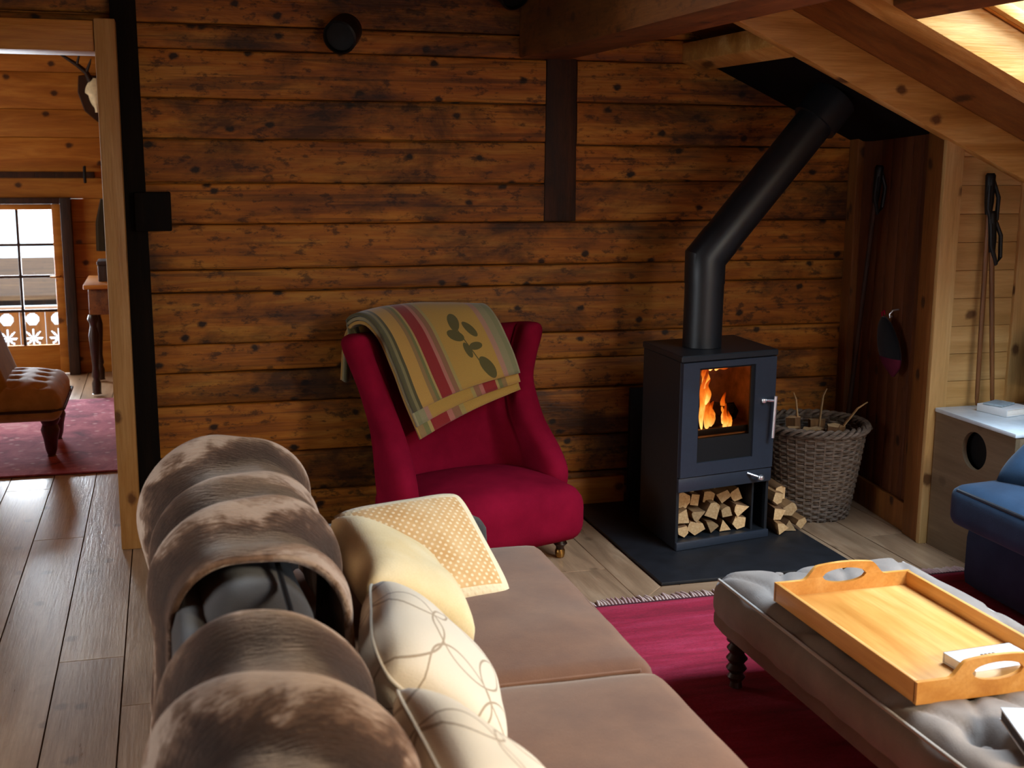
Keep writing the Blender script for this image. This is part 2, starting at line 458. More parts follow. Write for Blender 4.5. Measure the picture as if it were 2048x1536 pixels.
# partition beside the stove (faces the stove) and the nook wall
def pline(y): return 3.085 + (3.185 - 3.085) * (y - 4.42) / (W - 4.42)
def part_box(y0, y1, z0, z1, d0, d1, r=.004):
    a, c = pline(y0), pline(y1)
    return hexa([(a + d0, y0, z0), (a + d1, y0, z0), (c + d1, y1, z0), (c + d0, y1, z0), (a + d0, y0, z1), (a + d1, y0, z1), (c + d1, y1, z1), (c + d0, y1, z1)], r)
b = MB(); n = 7
for i in range(n):
    y0 = 4.42 + .14 + (W - .09 - 4.56) * i / n; y1 = 4.42 + .14 + (W - .09 - 4.56) * (i + 1) / n
    b.add(part_box(y0 + .001, y1 - .001, 0, 1.80, .035, .075, .003))
struct(b.build('wall_right', M['partX']))
b = MB(); b.add(part_box(W - .10, W - .005, 0, 1.80, 0, .07)); struct(b.build('trim_8', M['partZ']))
b = MB(); b.add(part_box(4.428, 4.565, 0, 1.86, 0, .09)); struct(b.build('trim_9', M['partZ']))
b = MB(); b.add(part_box(4.565, W - .1, 0.0, .13, .012, .034)); struct(b.build('baseboard_right', M['partZ']))
b = MB()
z = 0.0; k = 0
while z < 1.9:
    z1 = z + .118; xe = min(4.42, 3.057 + (1.90 - z) / .445)
    b.add(plank_x(3.10, xe, z, z1, 4.425, .03, 10, .0006, .0006, 200 + k, .0022)); z = z1; k += 1
b.add(box((3.10, 4.45, 0), (4.42, 4.47, 1.87)))
struct(b.build('wall_nook', M['nookpine'], angle=60))
b = MB(); b.add(box((3.082, 4.405, 0), (3.168, 4.43, 1.80), .003)); struct(b.build('trim_10', M['nookpost']))
b = MB(); b.add(box((3.468, 4.408, 0), (3.56, 4.43, 1.62), .003)); struct(b.build('trim_11', M['nookpost']))
b = MB(); b.add(box((4.40, -2.2, 0), (4.45, 4.43, 1.35))); struct(b.build('wall_far_right', M['nookpine']))

# roof: sloping boards with a skylight opening x 2.29..3.60, y 2.22..3.46
def slab(x0, x1, y0, y1, t=.05):
    return hexa([(x0, y0, zc(x0)), (x1, y0, zc(x1)), (x1, y1, zc(x1)), (x0, y1, zc(x0)), (x0, y0, zc(x0) + t), (x1, y0, zc(x1) + t), (x1, y1, zc(x1) + t), (x0, y1, zc(x0) + t)])
b = MB()
SX0, SX1, SY0, SY1 = 2.29, 3.60, 2.24, 3.47
TY0, TY1 = -.55, .595
b.add(slab(-1.5, SX0, -2.3, 5.45)); b.add(slab(SX1, 4.6, -2.3, 5.45))
for q in ((-2.3, TY0), (TY1, SY0), (SY1, 5.45)): b.add(slab(SX0, SX1, *q))
b.add(hexa([(-3.3, -2.3, zc(-1.5) - .8), (-1.5, -2.3, zc(-1.5)), (-1.5, 5.45, zc(-1.5)), (-3.3, 5.45, zc(-1.5) - .8), (-3.3, -2.3, zc(-1.5) - .75), (-1.5, -2.3, zc(-1.5) + .05), (-1.5, 5.45, zc(-1.5) + .05), (-3.3, 5.45, zc(-1.5) - .75)]))
struct(b.build('ceiling', M['roof'], smooth=False))
def rafter(y0, y1, x0, x1, name, mat):
    bb = MB(); bb.add(hexa([(x0, y0, zb(x0)), (x1, y0, zb(x1)), (x1, y1, zb(x1)), (x0, y1, zb(x0)), (x0, y0, zc(x0)), (x1, y0, zc(x1)), (x1, y1, zc(x1)), (x0, y1, zc(x0))], .004))
    return struct(bb.build(name, mat))
rafter(4.37, 4.43, 1.5, 4.4, 'trim_12', M['pineY'])
rafter(3.475, 3.63, 1.5, 4.4, 'trim_13', M['pineY'])
rafter(2.08, 2.235, 1.5, 4.4, 'trim_14', M['pineY'])
rafter(.6, .75, 1.5, 4.4, 'trim_15', M['pineY'])
# purlin, skylight trimmer, added shading trimmer, small trimmer over the stove, black heat board
b = MB(); b.add(box((1.525, -2.2, 2.06), (1.76, 5.325, 2.36), .012)); struct(b.build('trim_16', M['purlin']))
b = MB(); b.add(hexa([(2.20, 2.236, zb(2.20)), (2.288, 2.236, zb(2.288)), (2.288, 3.474, zb(2.288)), (2.20, 3.474, zb(2.20)), (2.20, 2.236, 2.30), (2.288, 2.236, 2.30), (2.288, 3.474, 2.30), (2.20, 3.474, 2.30)], .004)); struct(b.build('trim_17', M['purlin']))
b = MB(); b.add(box((2.19, -.56, 2.02), (2.288, .598, 2.30), .004)); struct(b.build('added_shade_trimmer', M['purlin']))  # unseen trimmer, added and deepened to shade the upper back wall
b = MB(); b.add(hexa([(2.30, 4.432, zb(2.30)), (2.385, 4.432, zb(2.385)), (2.385, 5.325, zb(2.385)), (2.30, 5.325, zb(2.30)), (2.30, 4.432, zb(2.30) + .085), (2.385, 4.432, zb(2.385) + .085), (2.385, 5.325, zb(2.385) + .085), (2.30, 5.325, zb(2.30) + .085)], .004)); struct(b.build('trim_18', M['pineY']))
b = MB(); o_ = .055
b.add(hexa([(2.386, 4.432, zb(2.386) + o_), (3.20, 4.432, zb(3.20) + o_), (3.20, 5.325, zb(3.20) + o_), (2.386, 5.325, zb(2.386) + o_)] + [(2.386, 4.432, zb(2.386) + o_ + .02), (3.20, 4.432, zb(3.20) + o_ + .02), (3.20, 5.325, zb(3.20) + o_ + .02), (2.386, 5.325, zb(2.386) + o_ + .02)]))
struct(b.build('trim_19', M['blackboard']))
# skylights: shaft, frame and pane
def slopebox(x0, x1, y0, y1, z0, z1):
    return hexa([(x0, y0, zc(x0) + z0), (x1, y0, zc(x1) + z0), (x1, y1, zc(x1) + z0), (x0, y1, zc(x0) + z0), (x0, y0, zc(x0) + z1), (x1, y0, zc(x1) + z1), (x1, y1, zc(x1) + z1), (x0, y1, zc(x0) + z1)], .003)
def skylight(name, Y0, Y1):
    b = MB(); t = .14; w_ = .032; X0, X1, Y0, Y1 = SX0 + .001, SX1 - .001, Y0 + .001, Y1 - .001
    for (x0, x1, y0, y1) in ((X0, X0 + .018, Y0, Y1), (X1 - .018, X1, Y0, Y1), (X0 + .018, X1 - .018, Y0, Y0 + .018), (X0 + .018, X1 - .018, Y1 - .018, Y1)):
        b.add(hexa([(x0, y0, zc(x0)), (x1, y0, zc(x1)), (x1, y1, zc(x1)), (x0, y1, zc(x0)), (x0, y0, zc(x0) + t), (x1, y0, zc(x1) + t), (x1, y1, zc(x1) + t), (x0, y1, zc(x0) + t)]))
    sky = struct(b.build(name, M['pineX'], smooth=False))
    b = MB(); X0 += .0185; X1 -= .0185; Y0 += .0185; Y1 -= .0185
    for q in ((X0, X1, Y1 - w_, Y1), (X0, X1, Y0, Y0 + w_), (X0, X0 + w_, Y0 + w_, Y1 - w_), (X1 - w_, X1, Y0 + w_, Y1 - w_)):
        b.add(slopebox(q[0], q[1], q[2], q[3], .0, .04))
    b.build('window_frame', M['pineY'], sky)
    b = MB(); b.add(slopebox(X0 + w_ - .005, X1 - w_ + .005, Y0 + w_ - .005, Y1 - w_ + .005, .022, .028)); b.build('pane', M['glass'], sky)
skylight('window_1', SY0, SY1)
skylight('window_4', TY0, TY1)

# closing walls behind the camera, with unseen windows added for fill light
def wall_with_hole(axis, pos, a0, a1, z0, z1, h, th, mat, name):
    bb = MB(); ha0, ha1, hz0, hz1 = h
    for (p, q, r, s) in ((a0, ha0, z0, z1), (ha1, a1, z0, z1), (ha0, ha1, z0, hz0), (ha0, ha1, hz1, z1)):
        if axis == 'x': bb.add(box((p, pos, r), (q, pos + th, s)))
        else: bb.add(box((pos, p, r), (pos + th, q, s)))
    return struct(bb.build(name, mat, smooth=False))
wall_with_hole('x', -2.25, -3.3, 4.6, 0, 4.0, (.6, 2.6, .5, 1.9), .1, M['pineX'], 'wall_front')
wall_with_hole('y', -3.3, -2.3, 5.4, 0, 3.6, (1.6, 3.4, .7, 1.9), .1, M['pineXd'], 'wall_left')
wall_with_hole('y', -3.3, 5.4, 9.9, 0, 3.6, (6.9, 8.6, .8, 1.9), .1, M['pineXd'], 'wall_far_left')
def pane_window(name, lo, hi, axis):
    bb = MB(); t_ = .06
    x0, y0, z0 = lo; x1, y1, z1 = hi
    if axis == 'x':
        c = (y0 + y1) / 2
        for q in ((x0, x0 + t_, z0, z1), (x1 - t_, x1, z0, z1), (x0 + t_, x1 - t_, z0, z0 + t_), (x0 + t_, x1 - t_, z1 - t_, z1), ((x0 + x1) / 2 - .02, (x0 + x1) / 2 + .02, z0 + t_, z1 - t_)):
            bb.add(box((q[0], y0, q[2]), (q[1], y1, q[3]), .004))
        o = struct(bb.build(name, M['pineX'])); g = MB(); g.add(box((x0 + .05, c - .004, z0 + .05), (x1 - .05, c + .004, z1 - .05)))
    else:
        c = (x0 + x1) / 2
        for q in ((y0, y0 + t_, z0, z1), (y1 - t_, y1, z0, z1), (y0 + t_, y1 - t_, z0, z0 + t_), (y0 + t_, y1 - t_, z1 - t_, z1), ((y0 + y1) / 2 - .02, (y0 + y1) / 2 + .02, z0 + t_, z1 - t_)):
            bb.add(box((x0, q[0], q[2]), (x1, q[1], q[3]), .004))
        o = struct(bb.build(name, M['pineX'])); g = MB(); g.add(box((c - .004, y0 + .05, z0 + .05), (c + .004, y1 - .05, z1 - .05)))
    g.build('pane', M['glass'], o)
pane_window('added_window_2', (.6, -2.22, .5), (2.6, -2.17, 1.9), 'x')  # unseen rear window, added as an opening for soft fill
pane_window('added_window_3', (-3.27, 6.9, .8), (-3.22, 8.6, 1.9), 'y')  # unseen far-room window, added to brighten the far wall
pane_window('added_window_5', (-3.27, 1.6, .7), (-3.22, 3.4, 1.9), 'y')  # unseen left window, added to brighten the left floor

# ------------------------------------------------------------------ the room beyond the opening
FY = 9.60
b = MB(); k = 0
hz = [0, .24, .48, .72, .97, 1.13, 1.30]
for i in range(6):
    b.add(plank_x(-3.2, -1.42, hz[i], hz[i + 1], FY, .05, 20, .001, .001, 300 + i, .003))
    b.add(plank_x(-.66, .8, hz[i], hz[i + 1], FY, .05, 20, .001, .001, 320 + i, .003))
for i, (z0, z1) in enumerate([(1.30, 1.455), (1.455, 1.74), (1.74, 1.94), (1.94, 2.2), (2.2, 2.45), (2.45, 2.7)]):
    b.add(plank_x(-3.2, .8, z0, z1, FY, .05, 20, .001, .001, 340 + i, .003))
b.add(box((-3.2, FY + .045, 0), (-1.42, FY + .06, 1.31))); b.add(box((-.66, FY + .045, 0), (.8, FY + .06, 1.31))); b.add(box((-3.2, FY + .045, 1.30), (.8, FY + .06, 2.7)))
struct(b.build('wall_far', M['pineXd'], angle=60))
b = MB(); b.add(box((.75, 5.4, 0), (.8, 9.7, 2.7))); struct(b.build('wall_far_side', M['pineXd'], smooth=False))
b = MB(); b.add(box((-3.3, 5.5, 2.62), (.9, 9.8, 2.68))); struct(b.build('ceiling_far', M['pineXd'], smooth=False))
b = MB(); b.add(box((-3.1, 9.555, 1.45), (-.485, 9.60, 1.495), .004)); struct(b.build('trim_20', M['oldpost']))
# glazed door
b = MB()
for q in ((-1.46, -1.385, 0, 1.31), (-.735, -.66, 0, 1.31), (-1.385, -.735, 1.265, 1.31)): b.add(box((q[0], 9.52, q[2]), (q[1], 9.66, q[3]), .005))
door = struct(b.build('door_1', M['oldpost']))
b = MB()
for q in ((-1.385, -1.275, .01, 1.262), (-.80, -.737, .01, 1.262), (-1.275, -.80, 1.222, 1.262), (-1.275, -.80, .01, .03)): b.add(box((q[0], 9.58, q[2]), (q[1], 9.625, q[3]), .004))
b.add(box((-1.275, 9.59, .03), (-.80, 9.615, .225), .004))
b.build('door_leaf', M['pineX'], door)
b = MB(); b.add(box((-1.049, 9.585, .225), (-1.03, 9.62, 1.222), .003))
for z in (.968, .735, .482): b.add(box((-1.275, 9.587, z - .01), (-.80, 9.617, z + .01), .003))
b.build('glazing_bars', M['oldpost'], door)
b = MB(); b.add(box((-1.28, 9.60, .22), (-.795, 9.604, 1.23))); b.build('pane', M['glass'], door)
b = MB(); b.add(tube([(-.765, 9.58, .735), (-.765, 9.53, .735), (-.83, 9.525, .735)], .008, 8)); b.build('door_handle', M['brass'], door)

# outside: snow, balcony, a low snowed-in shed
b = MB(); b.add(box((-25, 11.2, -1.6), (20, 45, -1.27))); struct(b.build('snow_ground', M['snow'], smooth=False))
b = MB(); b.add(box((-4, 9.7, -.1), (2, 11.0, -.03), .005)); struct(b.build('balcony_floor', M['chalet'], smooth=False))
# balustrade boards with cut out stars
def star_board(bm, x0, x1, z0, z1, y, seed):
    # flat board with star and disc cut-outs made of a fine cell mesh
    n, m = 26, 34
    xs_ = [x0 + (x1 - x0) * i / n for i in range(n + 1)]; zs_ = [z0 + (z1 - z0) * i / m for i in range(m + 1)]
    cx = (x0 + x1) / 2; w = (x1 - x0)
    def hole(x, z):
        dx, dz = x - cx, z - (z0 + .30 * (z1 - z0)); a = math.atan2(dz, dx); r = math.hypot(dx, dz)
        if r < w * (.24 + .17 * cos(8 * a)): return True
        dz = z - (z0 + .76 * (z1 - z0))
        if math.hypot(dx, dz) < w * .27: return True
        return False
    vi = {}; v = []; f = []
    def V(i, j, d):
        if (i, j, d) not in vi: vi[(i, j, d)] = len(v); v.append((xs_[i], y + d, zs_[j]))
        return vi[(i, j, d)]
    S = [[not hole((xs_[i] + xs_[i + 1]) / 2, (zs_[j] + zs_[j + 1]) / 2) for j in range(m)] for i in range(n)]
    for i in range(n):
        for j in range(m):
            if not S[i][j]: continue
            f.append((V(i, j, 0), V(i + 1, j, 0), V(i + 1, j + 1, 0), V(i, j + 1, 0)))
            f.append((V(i, j, .02), V(i, j + 1, .02), V(i + 1, j + 1, .02), V(i + 1, j, .02)))
            for di, dj, (a, c) in ((-1, 0, ((i, j), (i, j + 1))), (1, 0, ((i + 1, j), (i + 1, j + 1))), (0, -1, ((i, j), (i + 1, j))), (0, 1, ((i, j + 1), (i + 1, j + 1)))):
                ii, jj = i + di, j + dj
                if not (0 <= ii < n and 0 <= jj < m and S[ii][jj]):
                    f.append((V(*a, 0), V(*c, 0), V(*c, .02), V(*a, .02)))
    bm.add((v, f))
bal = thing('balcony_railing', 'wooden balcony railing with star cut-outs seen through the glazed door', 'railing', (-1.0, 10.8, 0))
k = 0; x = -2.6
while x < .8:
    bb = MB(); star_board(bb, x - -1.0, x + .196 - -1.0, .0, .345, 0, k)
    bb.build('board', M['railwood'], bal, smooth=False); x += .20; k += 1
b = MB(); b.add(box((-2.0, -.03, .35), (2.0, .06, .375), .005)); b.build('rail', M['white'], bal)
b = MB(); b.add(box((-2.0, .021, -.03), (2.0, .05, .012), .005)); b.add(box((-2.0, .021, .325), (2.0, .05, .349), .005)); b.build('stringer', M['chalet'], bal)
ch = thing('shed', 'low brown timber shed in the snow seen through the door panes', 'shed', (-3, 24, -1.27))
b = MB(); b.add(box((-6, .4, 0), (7, 5.6, .30), .02)); b.build('wall', M['oldpost'], ch)
b = MB(); b.add(hexa([(-6.6, 0, .20), (7.6, 0, .20), (7.6, 3, .66), (-6.6, 3, .66), (-6.6, 0, .28), (7.6, 0, .28), (7.6, 3, .74), (-6.6, 3, .74)])); b.add(hexa([(-6.6, 3, .66), (7.6, 3, .66), (7.6, 6, .20), (-6.6, 6, .20), (-6.6, 3, .74), (7.6, 3, .74), (7.6, 6, .28), (-6.6, 6, .28)])); b.build('roof', M['chalet'], ch)
# far room furniture
b = MB(); b.add(softbox((-2.4, 6.51, 0.001), (-.12, 8.50, .014), .006, (20, 20, 2)))
t = NT('pink_persian_rug'); p = t.obj()
n1 = t.noise(p, 6, 6, .7, .8); vo = t.new('ShaderNodeTexVoronoi', {'Vector': p, 'Scale': 14.0}).outputs['Distance']
c = t.ramp(n1, [(.3, srgb('6c3248')), (.45, srgb('a04f66')), (.6, srgb('bb6a7c')), (.72, srgb('d2a2a6'))])
c = t.mix(t.ramp(vo, [(.12, (1, 1, 1, 1)), (.25, (0, 0, 0, 1))]), c, srgb('d0a0a6'))
t.base(c); t.set(t.b, 'Roughness', .95); t.bump(n1, .3)
tag(b.build('patterned_rug', t.m), 'faded pink patterned rug on the far room floor by the glazed door', 'rug')

st = thing('tufted_stool', 'gold brown tufted low chair with dark turned legs on the pink rug', 'chair', (-.95, 7.05, 0))
def tuft(p, u):
    if u[2] > .2:
        gx = p.x / .135; gy = p.y / .135
        d = (cos(gx * 2 * pi) * .5 + .5) * (cos(gy * 2 * pi) * .5 + .5)
        p.z += .055 * (1 - u[0] ** 4) * (1 - u[1] ** 4) - .03 * d ** 3
    return p
M['gold'] = fabric('gold_brown_velvet', 'd0a566', '9c7642', 200, .6, .6)
b = MB(); b.add(softbox((-.42, -.36, .24), (.38, .36, .40), .06, (36, 32, 6), tuft)); b.build('seat', M['gold'], st)
b = MB(); b.add(tube([(-.40, -.37, .305), (.33, -.37, .305), (.39, -.31, .305), (.39, .31, .305), (.33, .37, .305)], .008, 8)); b.build('piping', M['darkleg'], st)
b = MB(); b.add(softbox((-.12, -.34, .26), (.17, .34, .80), .07, (10, 18, 12), lambda p, u: p + Vector((-(p.z - .26) * .35, 0, 0)))); b.build('backrest', fabric('yellow_cloth', 'b08a30', '8a6a20', 60), st)
for sx, sy in ((.30, -.15), (.30, .27), (-.42, -.15), (-.42, .27)):
    b = MB(); b.add(lathe([(.052, .25), (.055, .22), (.040, .19), (.050, .16), (.038, .11), (.03, .05), (.02, .02), (.026, .012), (.02, 0.015)], 14, (sx, sy, 0))); b.build('leg', M['mahog'], st)

tb = thing('side_table', 'old wooden side table with turned leg beyond the door frame', 'table', (-.30, 8.85, 0))
b = MB(); b.add(box((-.25, -.25, .735), (.5, .42, .765), .006)); b.build('tabletop', M['pineX'], tb)
b = MB(); b.add(box((-.22, -.22, .56), (.46, .38, .735), .004)); b.build('apron', M['purlin'], tb)
for sx, sy in ((-.2, -.2), (.42, -.2), (-.2, .36), (.42, .36)):
    b = MB(); b.add(lathe([(.028, .56), (.036, .53), (.024, .50), (.022, .48), (.034, .42), (.03, .34), (.02, .2), (.028, .14), (.02, .12), (.03, .09), (.028, .02), (.034, .016)], 14, (sx, sy, 0))); b.build('leg', M['darkleg'], tb)
bx = thing('wooden_box', 'small dark wooden box on the side table', 'box', (-.36, 8.9, .766))
b = MB(); b.add(box((-.10, -.1, 0), (.20, .12, .11), .006)); b.build('body', M['oldpost'], bx)
b = MB(); b.add(box((-.105, -.105, .111), (.205, .125, .14), .008)); b.build('lid', M['oldpost'], bx)

# coat and hook on the rail
hk = MB(); hk.add(tube([(-.55, 9.552, 1.53), (-.55, 9.52, 1.53), (-.55, 9.505, 1.47), (-.55, 9.52, 1.42), (-.55, 9.53, 1.435)], .011, 8))
tag(hk.build('coat_hook', M['iron']), 'black iron hook on the dark rail of the far pine wall', 'hook')
def coatf(u, v):
    a = u * 2 * pi; w = .018 + .035 * min(1, v * 2.2) + .008 * v; 
    return (-.435 + w * cos(a) * (1 + .12 * sin(5 * a)), 9.535 + .03 * sin(a) * (1 + .1 * sin(7 * a)), 1.30 - .38 * v)
b = MB(); b.add(grid(coatf, 28, 14, True)); n = len(b.v); b.f.append(tuple(range(28))[::-1]); b.f.append(tuple(range(n - 28, n)))
tag(b.build('coat', fabric('dark_olive_cloth', '33291a', '241c12')), 'dark olive cloth hanging on the far pine wall beside the door', 'coat')

# roe deer trophy
tr = thing('antler_trophy', 'deer skull with antlers on a dark shield high on the far wall', 'trophy', (-.44, 9.60, 2.06))
poly = [(-.12, .12), (.12, .12), (.13, 0), (.09, -.13), (0, -.21), (-.09, -.13), (-.13, 0)]
b = MB(); b.add(prism(poly, 0, .03, .006), Matrix.Translation((0, -.004, 0)) @ Matrix.Rotation(pi / 2, 4, 'X')); b.build('shield', M['darkleg'], tr)
b = MB()
b.add(grid(lambda u, v: ((.02 + .058 * sin(min(v * 1.15, 1) * pi) ** .7) * cos(u * 2 * pi) * (1.0 if v < .5 else .72), -.065 + (.03 + .03 * sin(v * pi)) * sin(u * 2 * pi), .10 - .24 * v), 20, 14, True))
b.f.append(tuple(range(20))[::-1]); b.f.append(tuple(range(len(b.v) - 20, len(b.v))))
b.build('skull', M['bone'], tr)
for s in (-1, 1):
    b = MB(); pth = [(s * .035, -.07, .08), (s * .06, -.09, .14), (s * .12, -.11, .19), (s * .19, -.12, .235), (s * .25, -.11, .27)]
    b.add(tube(pth, [.022, .018, .015, .011, .004], 10)); b.add(tube([pth[1], (s * .03, -.15, .20), (s * .02, -.16, .23)], [.013, .009, .003], 8)); b.add(tube([pth[2], (s * .10, -.15, .25), (s * .10, -.155, .28)], [.011, .007, .003], 8))
    b.build('antler', M['antler'], tr)

# ------------------------------------------------------------------ hearth, stove, flue
b = MB(); b.add(box((1.795, 4.19, .0026), (2.65, 5.296, .016), .002)); tag(b.build('hearth_slab', M['slate']), 'black slate hearth slab on the floor under the stove', 'hearth')
b = MB(); b.add(box((2.07, 5.265, .017), (2.62, 5.295, .57), .003)); tag(b.build('heat_shield', M['slate']), 'dark heat panel leaning on the plank wall behind the stove', 'panel')

SA = math.atan2(.09, .47)
sv = thing('wood_stove', 'black steel wood stove with burning fire and log compartment', 'stove', (2.0, 4.53, .017), SA)
SW = .4785; ky = sin(SA) / cos(SA)
def sk(x, y): return (x + ky * y, y)         # side walls run straight back to the wall
def plan(x0, x1, y0, y1): return [sk(x0, y0), sk(x1, y0), sk(x1, y1), sk(x0, y1)]
D = .41
b = MB()
b.add(prism(plan(0, .014, .012, D), 0, .80, .002)); b.add(prism(plan(SW - .014, SW, .012, D), 0, .80, .002))
b.add(prism(plan(.014, SW - .014, D - .014, D), 0, .80)); b.add(prism(plan(.014, SW - .014, .01, D - .014), 0, .032))
b.add(prism(plan(.014, SW - .014, .015, D - .014), .255, .285)); b.add(prism(plan(.014, SW - .014, .018, D - .014), .40, .47))
b.add(prism(plan(.014, SW - .014, .018, D - .014), .775, .80))
b.add(prism(plan(.40, .41, .03, D - .014), .032, .255))
b.build('body', M['stovesteel'], sv, angle=30)
b = MB(); b.add(prism(plan(-.006, SW + .006, -.012, D + .004), .801, .828, .004)); b.build('top_plate', M['stovesteel'], sv, angle=30)
b = MB(); b.add(box((0.0, -.004, .252), (SW, .012, .312), .003)); b.build('ash_drawer', M['stoveface'], sv)
b = MB(); b.add(box((0.0, -.004, .0), (SW, .012, .034), .003)); b.build('plinth', M['stoveface'], sv)
# door with a window opening
wx0, wx1, wz0, wz1 = .082, .368, .372, .772
b = MB()
for q in ((.002, wx0, .316, .798), (wx1, SW - .002, .316, .798), (wx0, wx1, .316, wz0), (wx0, wx1, wz1, .798)):
    b.add(box((q[0], -.010, q[2]), (q[1], .010, q[3])))
dr = b.build('door', M['stoveface'], sv, smooth=False)
b = MB()
for q in ((wx0, wx0 + .008, wz0, wz1), (wx1 - .016, wx1, wz0, wz1), (wx0 + .008, wx1 - .016, wz1 - .008, wz1), (wx0 + .008, wx1 - .016, wz0, wz0 + .10)):
    b.add(box((q[0], -.001, q[2]), (q[1], .008, q[3])))
b.build('black_border', M['black'], dr, smooth=False)
b = MB(); b.add(box((wx0, .002, wz0 + .09), (wx1, .006, wz1))); b.build('glass', M['stoveglass'], dr, smooth=False)
b = MB(); b.add(tube([(.449, -.040, .452), (.456, -.040, .632)], .0075, 10)); b.add(tube([(.412, -.004, .612), (.456, -.040, .612)], .006, 8)); b.add(lathe([(.011, -.008), (.013, 0), (.011, .008)], 12, (.412, -.016, .612)))
b.build('handle', M['chrome'], dr)
b = MB(); b.add(tube([(.35, -.004, .300), (.392, -.035, .284)], .005, 8)); b.add(lathe([(.003, -.014), (.012, -.009), (.015, 0), (.012, .009), (.003, .014)], 14, (.397, -.038, .282)))
b.build('air_lever', M['chrome'], sv)
b = MB()
b.add(prism(plan(.016, .034, .03, D - .03), .47, .775)); b.add(prism(plan(SW - .034, SW - .016, .03, D - .03), .47, .775)); b.add(prism(plan(.034, SW - .034, D - .045, D - .016), .47, .775)); b.add(prism(plan(.034, SW - .034, .03, D - .045), .462, .478))
b.build('firebrick', M['liner'], sv, smooth=False)
b = MB(); b.add(box((.05, .022, .478), (.42, .030, .505), .004)); b.build('log_rail', M['stovesteel'], sv)
# burning logs inside the stove and flames
def split_log(L, w, seed, n=10):
    """split log along local y, base at z=0; wedge-like cross section"""
    R = random.Random(seed); k = R.choice([3, 4, 4, 5]); pts = []
    a0 = R.uniform(0, 6.28)
    for i in range(k):
        a = a0 + 2 * pi * i / k + R.uniform(-.3, .3); rr_ = w * R.uniform(.42, .58)
        pts.append((rr_ * cos(a), rr_ * sin(a)))
    if R.random() < .6:      # round bark side between first two points
        p, q = pts[0], pts[1]; ins = []
        for s in (.25, .5, .75):
            x = p[0] + (q[0] - p[0]) * s; z = p[1] + (q[1] - p[1]) * s; l = math.hypot(x, z) or 1
            ins.append((x * (1 + .35 * sin(s * pi) * w * .4 / l), z * (1 + .35 * sin(s * pi) * w * .4 / l)))
        pts = [pts[0]] + ins + pts[1:]
    v = []; f = []; m = len(pts); st_ = 5
    for j in range(st_ + 1):
        y = -L / 2 + L * j / st_
        for i, (x, z) in enumerate(pts):
            s = 1 + .06 * R.uniform(-1, 1)
            v.append(Vector((x * s, y + R.uniform(-.004, .004), z * s)))
    for j in range(st_):
        for i in range(m):
            i2 = (i + 1) % m; f.append((j * m + i, j * m + i2, (j + 1) * m + i2, (j + 1) * m + i))
    f.append(tuple(range(m))[::-1]); f.append(tuple(st_ * m + i for i in range(m)))
    zmin = min(p.z for p in v)
    v = [p - Vector((0, 0, zmin)) for p in v]
    return v, f
def log_mat(name, end, side):
    t = NT(name); p = t.obj()
    geo = t.new('ShaderNodeNewGeometry'); 
    nrm = t.new('ShaderNodeTexCoord').outputs['Normal']
    ny = t.math('ABSOLUTE', t.new('ShaderNodeSeparateXYZ', {0: nrm}).outputs[1])
    rings = t.noise(t.mapping(p, (30, 3, 30)), 3, 4, .6)
    ce = t.ramp(rings, [(.3, srgb(end[0])), (.7, srgb(end[1]))]); cs = t.ramp(t.noise(t.mapping(p, (20, 3, 20)), 2, 4, .6), [(.35, srgb(side[0])), (.65, srgb(side[1]))])
    rn = t.new('ShaderNodeObjectInfo').outputs['Random']
    cs = t.mix(t.math('MULTIPLY', t.math('GREATER_THAN', rn, .7), .7), cs, srgb('5a3a22'))
    vv = t.math('ADD', t.math('MULTIPLY', rn, .72), .42)
    c = t.mix(t.math('GREATER_THAN', ny, .8), cs, ce)
    c = t.mix(1.0, c, t.new('ShaderNodeCombineColor', {0: vv, 1: vv, 2: vv}).outputs[0], 'MULTIPLY')
    t.base(c); t.set(t.b, 'Roughness', .85); t.bump(rings, .4, .006)
    return t.m
M['log'] = log_mat('split_firewood', ('b98d5a', 'd9b684'), ('7d5530', 'a87b49'))
for i, (x, y, z, a, w) in enumerate(((.16, .16, .478, 1.35, .08), (.27, .20, .478, 1.75, .085), (.22, .18, .535, .5, .07))):
    b = MB(); b.add(split_log(.24, w, 900 + i), Matrix.Rotation(a, 4, 'Z'))
    o = b.build('burning_log', M['char'], None, angle=50); o.matrix_world = Matrix.Translation((2.0, 4.53, .017)) @ Matrix.Rotation(SA, 4, 'Z') @ Matrix.Translation((*sk(x, y), z + .002))
    tag(o, ['charred log burning on the left of the stove fire', 'charred log burning on the right of the stove fire', 'charred log lying across the top of the stove fire'][i], 'log', 'burning logs in the stove')
